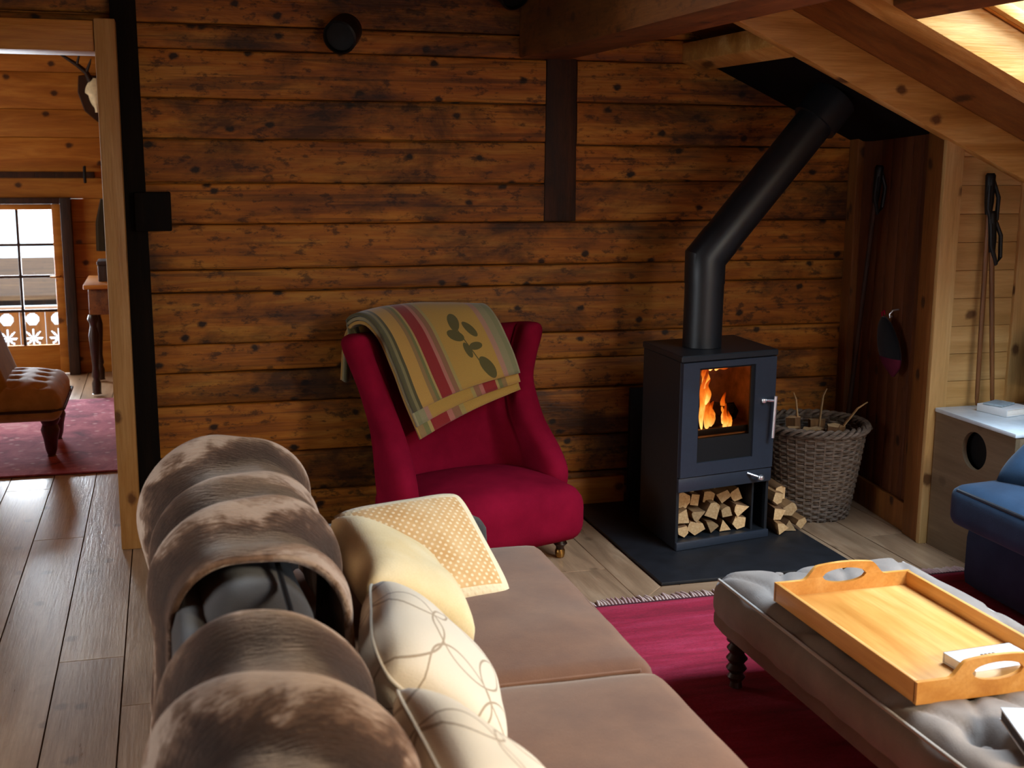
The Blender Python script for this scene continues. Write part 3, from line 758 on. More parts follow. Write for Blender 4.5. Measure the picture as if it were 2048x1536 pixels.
def flame_mat():
    t = NT('flame'); t.n.remove(t.b)
    uvz = t.new('ShaderNodeSeparateXYZ', {0: t.uv()}).outputs[1]
    nn = t.noise(t.mapping(t.obj(), (40, 40, 12)), 1.2, 3, .6)
    s = t.math('ADD', uvz, t.math('MULTIPLY', t.math('SUBTRACT', nn, .5), .7))
    col = t.ramp(s, [(.0, srgb('ffd98a')), (.35, srgb('ffa63e')), (.7, srgb('f06a14')), (1.0, srgb('a83206'))])
    st_ = t.ramp(s, [(.0, (1, 1, 1, 1)), (.5, (.55, .55, .55, 1)), (1.0, (.16, .16, .16, 1))])
    e = t.new('ShaderNodeEmission', {'Color': col, 'Strength': t.math('MULTIPLY', st_, FLAME)})
    lw = t.new('ShaderNodeLayerWeight', {'Blend': .35}).outputs['Facing']
    tr_ = t.new('ShaderNodeBsdfTransparent')
    fac = t.math('SUBTRACT', 1.0, t.math('MULTIPLY', lw, 1.15)); fac = t.new('ShaderNodeClamp', {0: fac}).outputs[0]
    mx = t.new('ShaderNodeMixShader', {0: t.math('MULTIPLY', fac, .85), 1: tr_.outputs[0], 2: e.outputs[0]})
    t.t.links.new(mx.outputs[0], t.out.inputs[0]); return t.m
FLAME = 3.2
M['flame'] = flame_mat()
fire = thing('fire', 'orange fire burning behind the stove glass', 'fire', (2.0, 4.53, .017), SA)
def flame(path, rad, seed):
    P = [Vector(p) for p in path]; n = 14; m = 12
    def ev(t_):
        x = t_ * (len(P) - 1); i = min(int(x), len(P) - 2); fr = x - i
        p0, p1, p2, p3 = P[max(i - 1, 0)], P[i], P[i + 1], P[min(i + 2, len(P) - 1)]
        return .5 * ((2 * p1) + (p2 - p0) * fr + (2 * p0 - 5 * p1 + 4 * p2 - p3) * fr ** 2 + (3 * p1 - p0 - 3 * p2 + p3) * fr ** 3)
    pts = [ev(i / n) for i in range(n + 1)]
    rads = [rad * (sin(min(1, (i / n) * 1.6 + .12) * pi / 2) if i / n < .4 else 1) * max(.04, (1 - (i / n)) ** .75) * (1 + .18 * nz((i * .7, seed, 1))) for i in range(n + 1)]
    v, f = tube(pts, rads, m); uv = [(k / m, i / n) for i in range(n + 1) for k in range(m)]
    b_ = MB(); b_.add((v, f)); return b_.build('flame', M['flame'], fire, uv=uv, angle=180)
for i, (pth, r_) in enumerate([
    ([(.090, .10, .49), (.086, .10, .54), (.098, .11, .60), (.085, .10, .66), (.105, .10, .72), (.12, .10, .762)], .018),
    ([(.120, .10, .74), (.135, .10, .762), (.17, .10, .757), (.205, .10, .748), (.225, .10, .76)], .022),
    ([(.115, .10, .49), (.12, .10, .53), (.11, .10, .57), (.13, .10, .62)], .024),
    ([(.10, .12, .66), (.115, .12, .70), (.105, .12, .735), (.14, .12, .765)], .024),
    ([(.190, .07, .485), (.198, .07, .52), (.192, .07, .555), (.197, .07, .60)], .018),
    ([(.222, .08, .485), (.226, .08, .51), (.220, .08, .54), (.212, .08, .565)], .014),
    ([(.150, .13, .49), (.155, .13, .53), (.145, .13, .57), (.165, .13, .60)], .026),
    ([(.245, .13, .49), (.25, .13, .515), (.243, .13, .55)], .018),
    ([(.16, .12, .735), (.19, .12, .762), (.235, .12, .752), (.262, .12, .745)], .02),
    ([(.095, .08, .60), (.11, .08, .64), (.098, .08, .68), (.12, .08, .71)], .016),
    ([(.205, .11, .50), (.21, .11, .55), (.20, .11, .60), (.215, .11, .64)], .02),
    ([(.13, .17, .54), (.14, .17, .6), (.125, .17, .66), (.15, .17, .70)], .02)]):
    flame([(*sk(p[0] + .062, p[1] - .015), p[2]) for p in pth], r_ * 1.15, i)

# flue pipe
fl = thing('flue_pipe', 'black flue pipe bending from the stove top into the sloping ceiling', 'pipe', (2.185, 4.75, .846))
def off(ps): return [Vector(p) - Vector((2.185, 4.75, .846)) for p in ps]
dirv = Vector((2.675 - 2.188, 0, 1.80 - 1.225)).normalized()
EB = Vector((2.187, 4.75, 1.222)); up_ = Vector((0, 0, 1)); bis = (up_ + dirv).normalized()
def mring(c, d, r, cut, n=36):
    u_ = Vector((0, 1, 0)); w_2 = d.cross(u_); out = []
    for k in range(n):
        a = 2 * pi * k / n; o = (u_ * cos(a) + w_2 * sin(a)) * r
        out.append(c + o - (d * (o.dot(bis) / d.dot(bis)) if cut else Vector()))
    return out
def mpipe(rings):
    n = 36; v = [p for r_ in rings for p in r_]; f = []
    for i in range(len(rings) - 1):
        for k in range(n):
            k2 = (k + 1) % n; f.append((i * n + k, i * n + k2, (i + 1) * n + k2, (i + 1) * n + k))
    f.append(tuple(range(n))[::-1]); f.append(tuple((len(rings) - 1) * n + k for k in range(n)))
    return off(v), f
b = MB(); b.add(mpipe([mring(Vector((2.185, 4.75, .847)), up_, .083, False), mring(EB - up_ * .10, up_, .083, False)])); b.build('pipe', M['flue'], fl, angle=50)
b = MB(); b.add(mpipe([mring(EB - up_ * .105, up_, .0855, False), mring(EB, up_, .0855, True), mring(EB + dirv * .105, dirv, .0855, False)])); b.build('elbow', M['flue'], fl, angle=30)
b = MB(); b.add(mpipe([mring(EB + dirv * .10, dirv, .083, False), mring(EB + dirv * .86, dirv, .083, False)])); b.build('pipe', M['flue'], fl, angle=50)
b = MB(); b.add(mpipe([mring(EB + dirv * .74, dirv, .10, False), mring(EB + dirv * .88, dirv, .10, False)])); b.build('collar', M['flue'], fl, angle=50)

# firewood in the stove compartment, each log lying front to back
Rz = Matrix.Rotation(SA, 4, 'Z'); S0 = Matrix.Translation((2.0, 4.53, .017)) @ Rz
def place_log(x, y, z, L, w, seed, rot, label, group, roll=0, spin=0):
    b_ = MB(); vf = split_log(L, w, seed); b_.add(vf)
    o = b_.build('firewood_log', M['log'], None, angle=45)
    o.matrix_world = S0 @ Matrix.Translation((x, y, z)) @ Matrix.Rotation(rot, 4, 'Z')
    tag(o, label, 'log', group); return o
rows = [(.034, [.055, .075, .07, .06, .07], .0), (.092, [.07, .06, .075, .06, .07], .0), (.148, [.075, .06, .07, .065, .06], .0), (.199, [.06, .07, .06, .07], .03)]
k = 0
for z, ws, o_ in rows:
    x = .022
    for w in ws:
        x += w / 2 + .002
        ry = .028 if z < .14 else (.075 if z < .19 else .13)
        place_log(*sk(x + .005, ry + .125 + rnd.uniform(-.008, .012)), z, .22, w * 1.0, 40 + k, -SA, 'split log end stacked in the log compartment under the stove', 'logs stacked in the stove compartment')
        x += w / 2 + .004; k += 1
# logs stacked beside the stove
side = [(2.545, 4.66, .003, .06), (2.60, 4.70, .003, .07), (2.665, 4.72, .003, .055), (2.55, 4.70, .058, .065), (2.615, 4.735, .062, .07), (2.555, 4.74, .118, .06), (2.60, 4.79, .125, .065)]
for i, (x, y, z, w) in enumerate(side):
    b = MB(); b.add(split_log(.20, w, 140 + i)); o = b.build('firewood_log', M['log'], None, angle=45)
    o.matrix_world = Matrix.Translation((x, y + .06, z + (.014 if z < .01 else .014))) @ Matrix.Rotation(-.08 + .05 * (i % 3), 4, 'Z')
    tag(o, 'split log piled on the floor between stove and wicker basket', 'log', 'logs piled beside the stove')

# ------------------------------------------------------------------ wicker basket
bk = thing('wicker_basket', 'tall grey brown wicker basket in the corner beside the stove', 'basket', (2.86, 4.96, 0))
t = NT('grey_wicker'); p = t.obj()
n1 = t.noise(t.mapping(p, (1, 1, 6)), 30, 3, .6); n2 = t.noise(p, 5, 3, .6)
c = t.ramp(n1, [(.3, srgb('3d3026')), (.6, srgb('7d6b5b')), (.8, srgb('9b8a79'))]); c = t.mix(t.math('MULTIPLY', n2, .5), c, srgb('544436'))
t.base(c); t.set(t.b, 'Roughness', .75); M['wicker'] = t.m
def br(z): return .172 + (.238 - .172) * (z / .44) ** .9
b = MB(); NW = 34; ring = 64
# weave: undulating strands
for j in range(30):
    z = .012 + j * .0137
    pth = []
    for i in range(ring + 1):
        a = 2 * pi * i / ring
        pth.append((cos(a) * (br(z) + .006 * sin(a * NW / 2 + pi * j)), sin(a) * (br(z) + .006 * sin(a * NW / 2 + pi * j)), z + .0015 * sin(a * 3 + j)))
    b.add(tube(pth, .0072, 6, False))
wv = b.build('weave', M['wicker'], bk)
b = MB()
for i in range(NW):
    a = 2 * pi * i / NW
    b.add(tube([(cos(a) * br(z), sin(a) * br(z), z) for z in (.0, .1, .2, .3, .42)], .0075, 6))
sp = b.build('stakes', M['wicker'], bk); sp['kind'] = 'stuff'
wv['kind'] = 'stuff'
b = MB()
for ph in (0, 2.1, 4.2):
    pth = []
    for i in range(121):
        a = 2 * pi * i / 120
        pth.append((cos(a) * (.240 + .013 * cos(a * 12 + ph)), sin(a) * (.240 + .013 * cos(a * 12 + ph)), .425 + .014 * sin(a * 12 + ph)))
    b.add(tube(pth, .0095, 6, False))
b.build('rim', M['wicker'], bk)
b = MB(); b.add(tube([(.235, -.06, .42), (.275, -.05, .40), (.275, .05, .40), (.235, .06, .42)], .009, 8)); b.build('handle', M['wicker'], bk)
b = MB(); b.add(lathe([(0.001, .0), (.168, .0), (.172, .008), (.168, .015), (.001, .015)], 32)); b.build('base', M['wicker'], bk)
for i in range(7):
    a = i * pi / 3 + .2; r_ = .100 if i else 0.0
    b = MB(); b.add(split_log(.36, .075, 300 + i)); o = b.build('firewood_log', M['log'], None, angle=45)
    tl = .05 if i else 0
    o.matrix_world = Matrix.Translation((2.86 + cos(a) * r_, 4.96 + sin(a) * r_, .232 + .014 * (i % 3))) @ Matrix.Rotation(a, 4, 'Z') @ Matrix.Rotation(tl, 4, 'Y') @ Matrix.Rotation(pi / 2, 4, 'X')
    tag(o, 'split log standing inside the wicker basket', 'log', 'logs in the wicker basket')
for i, (dx, dy, hx, hy, h) in enumerate(((.05, .05, .09, .08, .57), (-.02, .08, -.03, .12, .55), (.10, .0, .19, -.06, .53))):
    b = MB(); b.add(tube([(2.86 + dx, 4.96 + dy, .25), (2.86 + (dx + hx) / 2, 4.96 + (dy + hy) / 2, .42), (2.86 + hx, 4.96 + hy, h - .03), (2.86 + hx * 1.25, 4.96 + hy * 1.1, h)], [.007, .006, .005, .003], 7))
    tag(b.build('kindling_twig', M['log']), ['tall twig standing in the middle of the wicker basket', 'short twig at the back of the wicker basket', 'curved twig leaning out of the wicker basket to the right'][i], 'twig', 'twigs in the wicker basket')

# ------------------------------------------------------------------ things on the partition and in the nook
def pole(name, top, bot, label, grip, shaft, basket_at=.12):
    T = Vector(top); B = Vector(bot); d = (T - B); L = d.length; d.normalize()
    o = thing(name, label, 'ski pole', tuple(B), 0, 'old wooden ski poles')
    loc = lambda s: d * s
    b_ = MB(); b_.add(tube([loc(.0), loc(.03), loc(.3), loc(L - .14)], [.004, .009, .0105, .011], 10)); b_.build('shaft', shaft, o)
    b_ = MB(); b_.add(tube([loc(L - .17), loc(L - .12), loc(L - .04), loc(L - .01), loc(L)], [.014, .019, .020, .021, .015], 12)); b_.build('grip', grip, o)
    b_ = MB(); s = L - .02
    b_.add(tube([loc(s) + Vector((.01, 0, 0)), loc(s - .08) + Vector((.035, -.012, 0)), loc(s - .17) + Vector((.03, -.014, 0)), loc(s - .2) + Vector((.012, -.012, 0)), loc(s - .12) + Vector((-.012, -.014, 0)), loc(s - .03) + Vector((-.008, -.01, 0))], .009, 8)); b_.build('strap', grip, o)
    b_ = MB(); c_ = loc(basket_at)
    if basket_at > 0:
        b_.add(tube([c_ + Vector((cos(a) * .045, sin(a) * .02, 0)) for a in [2 * pi * i / 24 for i in range(25)]], .004, 6, False)); b_.add(tube([c_ + Vector((-.045, 0, 0)), c_ + Vector((.045, 0, 0))], .003, 6)); b_.build('pole_basket', grip, o)
    return o
M['bamboo'] = wood('brown_pole_wood', '4a2c14', '6a4320', '86592f', 'Z', .45, .2, 0, .2)
pole('ski_pole', (3.285, 4.385, 1.585), (3.285, 4.36, .612), 'old wooden ski pole leaning on the pale nook wall, left of the pair', M['iron'], M['bamboo'], -1)
pole('ski_pole', (3.295, 4.375, 1.43), (3.352, 4.345, .612), 'old wooden ski pole leaning on the pale nook wall, right of the pair', M['iron'], M['bamboo'], -1)
pole('ski_pole', (3.122, 4.955, 1.61), (3.108, 5.12, .02), 'dark ski pole leaning on the shaded partition behind the wicker basket', M['iron'], M['oldpost'], -1)
b = MB(); b.add(tube([(3.152, 4.775, .975), (3.12, 4.775, .97), (3.106, 4.775, .955), (3.108, 4.775, .94), (3.118, 4.775, .945)], .005, 8))
tag(b.build('wall_hook', M['chrome']), 'small metal hook above the dark glove on the partition', 'hook')
gl = thing('stove_glove', 'black stove glove with dark red tip hanging on the partition', 'glove', (3.108, 4.775, .95))
def glove(u, v):
    a = u * 2 * pi; w = [.014, .045, .062, .072, .080, .085, .085, .080, .068, .042, .006]
    x = v * 10; i = min(int(x), 9); ww = w[i] + (w[i + 1] - w[i]) * (x - i)
    yc = .035 - .10 * v
    return (-.012 + (.006 + ww * .22) * cos(a) * -1, yc - .01 + ww * sin(a), -.01 - .255 * v)
b = MB(); b.add(grid(glove, 24, 20, True)); b.f.append(tuple(range(24))[::-1]); b.f.append(tuple(range(len(b.v) - 24, len(b.v))))
b.build('hand', plain('black_felt', '0c0b0e', .9, 0, .2, sheen=.2), gl)
b = MB(); b.add(grid(lambda u, v: (lambda p: (p[0] - .002, (p[1] + .045) * 1.04 - .045, p[2]))(glove(u, .68 + .322 * v)), 24, 8, True)); b.build('fingertip_patch', plain('dark_red_felt', '4d0e22', .9, 0, .2), gl)
b = MB(); b.add(tube([(-.012, .038, -.02), (-.012, .045, .008), (-.010, .03, .018), (-.01, .026, .0)], .004, 6)); b.build('loop', M['red'], gl)

# wall fittings on the plank wall
def spot(loc, label, d):
    o = thing('spotlight', label, 'spotlight', loc, 0, 'black wall spotlights')
    d = Vector(d).normalized(); q = Vector((0, 0, 1)).rotation_difference(d).to_matrix().to_4x4()
    b_ = MB(); b_.add(lathe([(.055, -.07), (.066, -.05), (.070, .0), (.070, .062), (.062, .068), (.058, .05), (.0, .045)], 28), Matrix.Translation((0, -.10, 0)) @ q); b_.build('housing', M['iron'], o, angle=50)
    b_ = MB(); b_.add(tube([(0, .0, .02), (0, -.06, .0)], .014, 10)); b_.build('arm', M['iron'], o)
    b_ = MB(); b_.add(lathe([(.045, 0), (.045, .018), (.001, .02)], 20), Matrix.Rotation(pi / 2, 4, 'X')); b_.build('wall_plate', M['iron'], o)
spot((.742, 5.322, 2.135), 'round black spotlight high on the plank wall, fully in view', (-.35, -.75, -.35))
spot((1.45, 5.322, 2.34), 'round black spotlight cut by the top edge beside the purlin', (.2, -.75, -.45))
b = MB(); b.add(box((-.118, 5.225, 1.327), (.025, 5.325, 1.484), .006)); wb = b.build('timber_block', M['blackpost'])
tag(wb, 'square black timber block sticking out of the plank wall beside the dark post', 'block')

# console with round hole
cs = thing('console_cabinet', 'low cabinet with pale top and round hole in its side', 'cabinet', (3.117, 3.885, 0))
def holed(y0, y1, z0, z1, cy, cz, r, th):
    n = 40; v = []; f = []
    outer = []
    for i in range(n):
        a = 2 * pi * i / n; dx, dz = cos(a), sin(a)
        s = 1e9
        for lim, dd, c in ((y1, dx, cy), (y0, dx, cy), (z1, dz, cz), (z0, dz, cz)):
            if abs(dd) > 1e-9:
                k = (lim - c) / dd
                if k > 0: s = min(s, k)
        outer.append((cy + dx * s, cz + dz * s))
    # snap corners
    for cyy in (y0, y1):
        for czz in (z0, z1):
            j = min(range(n), key=lambda q: (outer[q][0] - cyy) ** 2 + (outer[q][1] - czz) ** 2); outer[j] = (cyy, czz)
    for d in (0, th):
        for i in range(n):
            a = 2 * pi * i / n
            v.append((d, cy + r * cos(a), cz + r * sin(a))); v.append((d, outer[i][0], outer[i][1]))
    for i in range(n):
        j = (i + 1) % n
        f += [(2 * i, 2 * i + 1, 2 * j + 1, 2 * j), (2 * n + 2 * i, 2 * n + 2 * j, 2 * n + 2 * j + 1, 2 * n + 2 * i + 1), (2 * i, 2 * j, 2 * n + 2 * j, 2 * n + 2 * i), (2 * i + 1, 2 * n + 2 * i + 1, 2 * n + 2 * j + 1, 2 * j + 1)]
    return v, f
b = MB(); b.add(holed(0.0, .512, 0.0, .585, .243, .478, .078, .02)); b.build('side_panel', M['consoleside'], cs, angle=30)
b = MB(); b.add(box((.02, 0, 0), (.62, .02, .585))); b.add(box((.02, .492, 0), (.62, .512, .585))); b.add(box((.60, .02, 0), (.62, .492, .585))); b.build('carcass', M['consoleside'], cs, smooth=False)
b = MB(); b.add(box((.045, .021, .05), (.06, .491, .57))); b.build('dark_hole_backing', M['black'], cs, smooth=False)  # added black sheet that makes the round hole look dark
b = MB(); b.add(box((-.006, -.004, .586), (.63, .515, .604), .004)); b.build('top', M['consoletop'], cs)
bo = thing('book', 'thick white book lying on the pale cabinet top', 'book', (3.33, 4.24, .605), radians(12))
b = MB(); b.add(box((-.07, -.075, .003), (.068, .072, .028), .001)); b.build('pages', M['paper'], bo)
b = MB(); b.add(box((-.072, -.078, 0), (.074, .075, .003), .001)); b.add(box((-.072, -.078, .028), (.074, .075, .031), .001)); b.add(box((-.075, -.078, 0), (-.071, .075, .031), .001)); b.build('cover', M['white'], bo)
b = MB(); b.add(box((-.055, -.04, 0), (.05, .045, .008), .002)); o = b.build('notebook', plain('grey_blue_cover', '8fa0aa', .5)); o.location = (3.315, 4.25, .637); o.rotation_euler = (0, 0, radians(25)); tag(o, 'small grey-blue notebook on top of the thick white book', 'notebook')
lp = thing('table_lamp', 'table lamp with dark shade at the right edge on the cabinet', 'lamp', (3.58, 4.22, .605))
b = MB(); b.add(lathe([(.001, 0), (.07, 0), (.07, .012), (.02, .025), (.012, .05), (.03, .09), (.012, .13), (.010, .16), (.001, .16)], 24)); b.build('base', M['iron'], lp)
b = MB(); b.add(lathe([(.138, .15), (.118, .335), (.115, .335), (.135, .15)], 32)); b.build('lamp_shade', fabric('dark_shade', '2c2522', None), lp)
b = MB(); b.add(lathe([(.001, .155), (.02, .17), (.03, .20), (.02, .24), (.001, .25)], 16)); b.build('bulb', emit('bulb_glow', 'fff0d8', 6.0), lp)

# ------------------------------------------------------------------ red armchair
AC = Vector((1.175, 4.79, 0)); AR = radians(15)
ac = thing('armchair', 'deep red upholstered low armchair against the plank wall', 'armchair', AC, AR)
def shell(tt, zz):
    """mid surface: tt -1..1 round the U from left arm to right arm, zz height .1.. .88"""
    h = max(0, min(1, (zz - .1) / .78))
    T = ((0, .33, .34, .225), (.3, .355, .41, .255), (.42, .345, .37, .275), (.55, .33, .28, .30), (.75, .345, .19, .335), (.9, .385, .185, .355), (1, .415, .20, .37))
    for q0, q1 in zip(T, T[1:]):
        if h <= q1[0]: break
    k = (h - q0[0]) / (q1[0] - q0[0]); k = max(0, min(1, k)); a_, d_, yb_ = [q0[i] + (q1[i] - q0[i]) * k for i in (1, 2, 3)]
    th = tt * pi / 2; s, c = sin(th), cos(th)
    x = a_ * math.copysign(abs(s) ** .72, s)
    y = yb_ - d_ * (1 - abs(c) ** .60)
    return Vector((x, y, zz))
def top_at(tt):
    return .87 - .03 * (1 - abs(tt)) ** 2 if False else .865 + .025 * abs(tt) ** 2
def shellpt(tt, w, side, th_=.054):
    zz = .10 + (top_at(tt) - .10) * w
    e = .01; p = shell(tt, zz)
    q1 = shell(min(1, tt + e), zz); q0 = shell(max(-1, tt - e), zz)
    tg = (q1 - q0); tg.z = 0; tg.normalize()
    nrm = Vector((tg.y, -tg.x, 0))     # points to the inside
    if nrm.dot(Vector((0, .05, zz)) - p) < 0: nrm = -nrm
    k = th_
    if side > 0:   # inner face: soft vertical channels
        fl_ = abs(sin(tt * 2.5 * pi)) if abs(tt) < .8 else .7
        k = th_ + .022 * (fl_ - .5) * min(1, max(0, (zz - .3) * 4)) * (1 if abs(tt) < .85 else 0)
    return p + nrm * k * side
b = MB(); nu, nv = 56, 16
v = []; f = []
def rows_():
    out = []
    for j in range(nv + 1): out.append([shellpt(i / nu * 2 - 1, j / nv, -1) for i in range(nu + 1)])
    out.append([shellpt(i / nu * 2 - 1, 1, -.75) + Vector((0, 0, .030)) for i in range(nu + 1)])
    out.append([shellpt(i / nu * 2 - 1, 1, 0) + Vector((0, 0, .044)) for i in range(nu + 1)])
    out.append([shellpt(i / nu * 2 - 1, 1, .75) + Vector((0, 0, .030)) for i in range(nu + 1)])
    for j in range(nv, -1, -1): out.append([shellpt(i / nu * 2 - 1, j / nv, 1) for i in range(nu + 1)])
    return out
R_ = rows_(); nr = len(R_)
for row in R_: v += row
for j in range(nr):
    j2 = (j + 1) % nr
    for i in range(nu):
        f.append((j * (nu + 1) + i, j * (nu + 1) + i + 1, j2 * (nu + 1) + i + 1, j2 * (nu + 1) + i))
# rounded front ends of the arms
for side_i in (0, nu):
    cnt = nv + 2
    mids = []
    for j in range(nr // 2 + 1):
        pa = v[j * (nu + 1) + side_i]; pb = v[(nr - 1 - j) * (nu + 1) + side_i]
        tt = -1 if side_i == 0 else 1
        m_ = (pa + pb) / 2 + Vector((0, -.040, -.004)); mids.append(len(v)); v.append(m_)
    for j in range(nr // 2):
        a1, a2 = j * (nu + 1) + side_i, (j + 1) * (nu + 1) + side_i
        b1, b2 = (nr - 1 - j) * (nu + 1) + side_i, (nr - 2 - j) * (nu + 1) + side_i
        f.append((a1, a2, mids[j + 1], mids[j])); f.append((mids[j], mids[j + 1], b2, b1))
b.add((v, f)); b.build('backrest', M['red'], ac, sub=1, angle=180)
def seatf(p, u):
    if u[2] > 0: p.z += (.055 * (1 - u[0] ** 2 * .9) * (1 - u[1] ** 2 * .7) - .02 * (p.y)) * min(1, u[2] * 1.2)
    if u[1] < 0: p.y -= .03 * (1 - u[0] ** 2) * abs(u[1])
    return p
b = MB(); b.add(softbox((-.36, -.345, .085), (.375, .22, .30), .075, (22, 20, 8), seatf)); b.build('seat', M['red'], ac, angle=180)
for sx, sy in ((-.27, -.25), (.29, -.25), (-.25, .24), (.25, .24)):
    b = MB(); b.add(lathe([(.030, .10), (.034, .085), (.024, .075), (.030, .062), (.018, .05), (.016, .034)], 16, (sx, sy, 0))); lg = b.build('leg', M['darkleg'], ac)
    b = MB(); b.add(lathe([(.019, .038), (.021, .030), (.021, .018), (.017, .004), (.010, 0.0)], 16, (sx, sy, 0))); b.build('castor', M['brass'], lg)

# folded striped blanket over the chair back (control curves in world space)
def cr(P, t_):
    P = [Vector(p) for p in P]; x = t_ * (len(P) - 1); i = min(int(x), len(P) - 2); fr = x - i
    p0, p1, p2, p3 = P[max(i - 1, 0)], P[i], P[i + 1], P[min(i + 2, len(P) - 1)]
    return .5 * ((2 * p1) + (p2 - p0) * fr + (2 * p0 - 5 * p1 + 4 * p2 - p3) * fr ** 2 + (3 * p1 - p0 - 3 * p2 + p3) * fr ** 3)
BL = [(.690, 5.10, .70), (.700, 5.08, .86), (.725, 5.02, .945), (.775, 4.955, .955), (.82, 4.90, .90), (.865, 4.84, .78), (.905, 4.79, .65), (.955, 4.735, .51)]
BR = [(1.27, 5.26, .74), (1.285, 5.235, .86), (1.30, 5.19, .945), (1.325, 5.12, .965), (1.36, 5.055, .91), (1.39, 5.01, .83), (1.415, 4.985, .75), (1.44, 4.965, .65)]
def blank(u, v_, o=0.0, du=0.0, dv=0.0):
    v_ = v_ * (1 - dv); a = cr(BL, v_); c = cr(BR, v_)
    u = du + u * (1 - 2 * du) if du else u
    p = a.lerp(c, u)
    p += Vector((-.03, .10, .010)) * sin(u * pi) * (1 - .75 * max(0, (v_ - .45) / .55))
    # offset along an approximate outward normal
    e = .02; d1 = (a.lerp(c, min(1, u + e)) - a.lerp(c, max(0, u - e))); d2 = cr(BL, min(1, v_ + e)).lerp(cr(BR, min(1, v_ + e)), u) - cr(BL, max(0, v_ - e)).lerp(cr(BR, max(0, v_ - e)), u)
    nn = d1.cross(d2).normalized()
    if nn.dot(Vector((0, -.7, .7))) < 0: nn = -nn
    p += nn * (o + .004 * nz((u * 5, v_ * 7, 3)))
    return p
def blanket_mat():
    t = NT('striped_wool_blanket'); uv = t.uv(); sx = t.new('ShaderNodeSeparateXYZ', {0: uv}); u_, v_ = sx.outputs[0], sx.outputs[1]
    S = [(0, '4e4a2c'), (.03, '7b7146'), (.055, '45401f'), (.085, 'b88a3c'), (.20, '8a6a3c'), (.235, '6e6a38'), (.265, 'a98c4c'), (.285, '8a0510'), (.385, 'b06a58'), (.415, '8a5c3c'), (.46, 'a08a4a'), (.485, 'b08636'), (.86, 'a87860'), (.90, '8a8058'), (.95, '7c7850'), (.985, '9a8c64')]
    c = t.ramp(u_, [(p, srgb(h)) for p, h in S], 'CONSTANT')
    # leaf sprig, in strip units
    pos = t.new('ShaderNodeCombineXYZ', {0: t.math('MULTIPLY', u_, .64), 1: t.math('MULTIPLY', t.math('SUBTRACT', 1.0, v_), .80), 2: 0.0}).outputs[0]
    leaf = None
    for (lx, ly, ang, ra, rb) in ((.425, .345, 65, .046, .025), (.485, .310, 120, .038, .021), (.400, .285, 165, .040, .023), (.475, .235, 10, .034, .017), (.428, .220, 95, .034, .017), (.490, .135, 110, .052, .031), (.455, .56, 20, .040, .021), (.415, .54, 150, .032, .017)):
        q = t.vmath('SUBTRACT', pos, (lx, ly, 0))
        q = t.new('ShaderNodeVectorRotate', {'Vector': q, 'Angle': radians(-ang)}, rotation_type='Z_AXIS').outputs[0]
        d = t.vmath('LENGTH', t.vmath('DIVIDE', q, (ra, rb, 1)))
        l = t.math('LESS_THAN', d, 1.0)
        leaf = l if leaf is None else t.math('MAXIMUM', leaf, l)
    stem_ = t.math('MULTIPLY', t.math('LESS_THAN', t.math('ABSOLUTE', t.math('SUBTRACT', t.math('ADD', t.math('MULTIPLY', u_, .64), t.math('MULTIPLY', t.math('SUBTRACT', 1.0, v_), .22)), .507)), .003), t.math('MULTIPLY', t.math('GREATER_THAN', t.math('SUBTRACT', 1.0, v_), .20), t.math('LESS_THAN', t.math('SUBTRACT', 1.0, v_), .42)))
    leaf = t.math('MAXIMUM', leaf, stem_)
    c = t.mix(t.math('MULTIPLY', leaf, .92), c, srgb('3f3f12'))
    n_ = t.noise(t.mapping(uv, (1, 1, 1)), 180, 2, .5); c = t.mix(t.math('MULTIPLY', n_, .3), c, srgb('5a4524'))
    t.base(c); t.set(t.b, 'Roughness', .95); t.set(t.b, 'Sheen Weight', .3); t.bump(n_, .3, .003); return t.m
def sheet(o, du, dv, nu_=40, nv_=46):
    vf = grid(lambda u, v_: blank(u, v_, o, du, dv), nu_, nv_); uv = [(i / nu_, (j / nv_) * (1 - dv)) for j in range(nv_ + 1) for i in range(nu_ + 1)]
    return vf, uv
M['blanket'] = blanket_mat()
vf, uv = sheet(.034, 0, .10); b = MB(); b.add(vf)
bl = b.build('folded_blanket', M['blanket'], uv=uv, solid=.013, angle=180); tag(bl, 'folded striped wool blanket with leaf motif over the red armchair back', 'blanket')
vf, uv = sheet(.017, 0.0, .055); b = MB(); b.add(vf); lay = b.build('middle_fold', M['blanket'], bl, uv=[(1 - a * .9, c) for a, c in uv], solid=.013, angle=180)
vf, uv = sheet(.0, 0.0, .0); b = MB(); b.add(vf); b.build('under_fold', M['blanket'], bl, uv=[(.2 + a * .6, c) for a, c in uv], solid=.013, angle=180)

# ------------------------------------------------------------------ brown sofa
so = thing('sofa', 'taupe brown sofa with dark grey back in the foreground', 'sofa', (0, 0, 0))
b = MB(); b.add(softbox((.0, .55, .09), (1.07, 3.64, .27), .03, (16, 40, 4))); b.build('base', M['brownfab'], so)
def backf(p, u):
    p.x += .02 * nz((p.y * 2, p.z * 2, 1)); p.z += .012 * nz((p.y * 3, 4, p.x * 3)); return p
for (y0, y1) in ((.55, 1.42), (1.422, 2.33), (2.332, 3.30)):
    b = MB(); b.add(softbox((.02, y0, .26), (.262, y1, .775), .115, (12, 24, 14), backf)); b.build('back_cushion', M['greyfab'], so, angle=180)
b = MB(); b.add(softbox((-.025, .55, .10), (.06, 3.40, .72), .04, (4, 40, 12))); b.build('backrest', M['greyfab'], so)
b = MB(); b.add(softbox((0.0, 3.52, .26), (.93, 3.66, .53), .05, (20, 6, 8))); b.build('armrest', M['greyfab'], so)
b = MB(); b.add(tube([(.20, y, .780 + .004 * nz((y * 3, 1, 1))) for y in [.60 + .1 * i for i in range(27)]], .006, 8)); b.build('piping', M['black'], so)
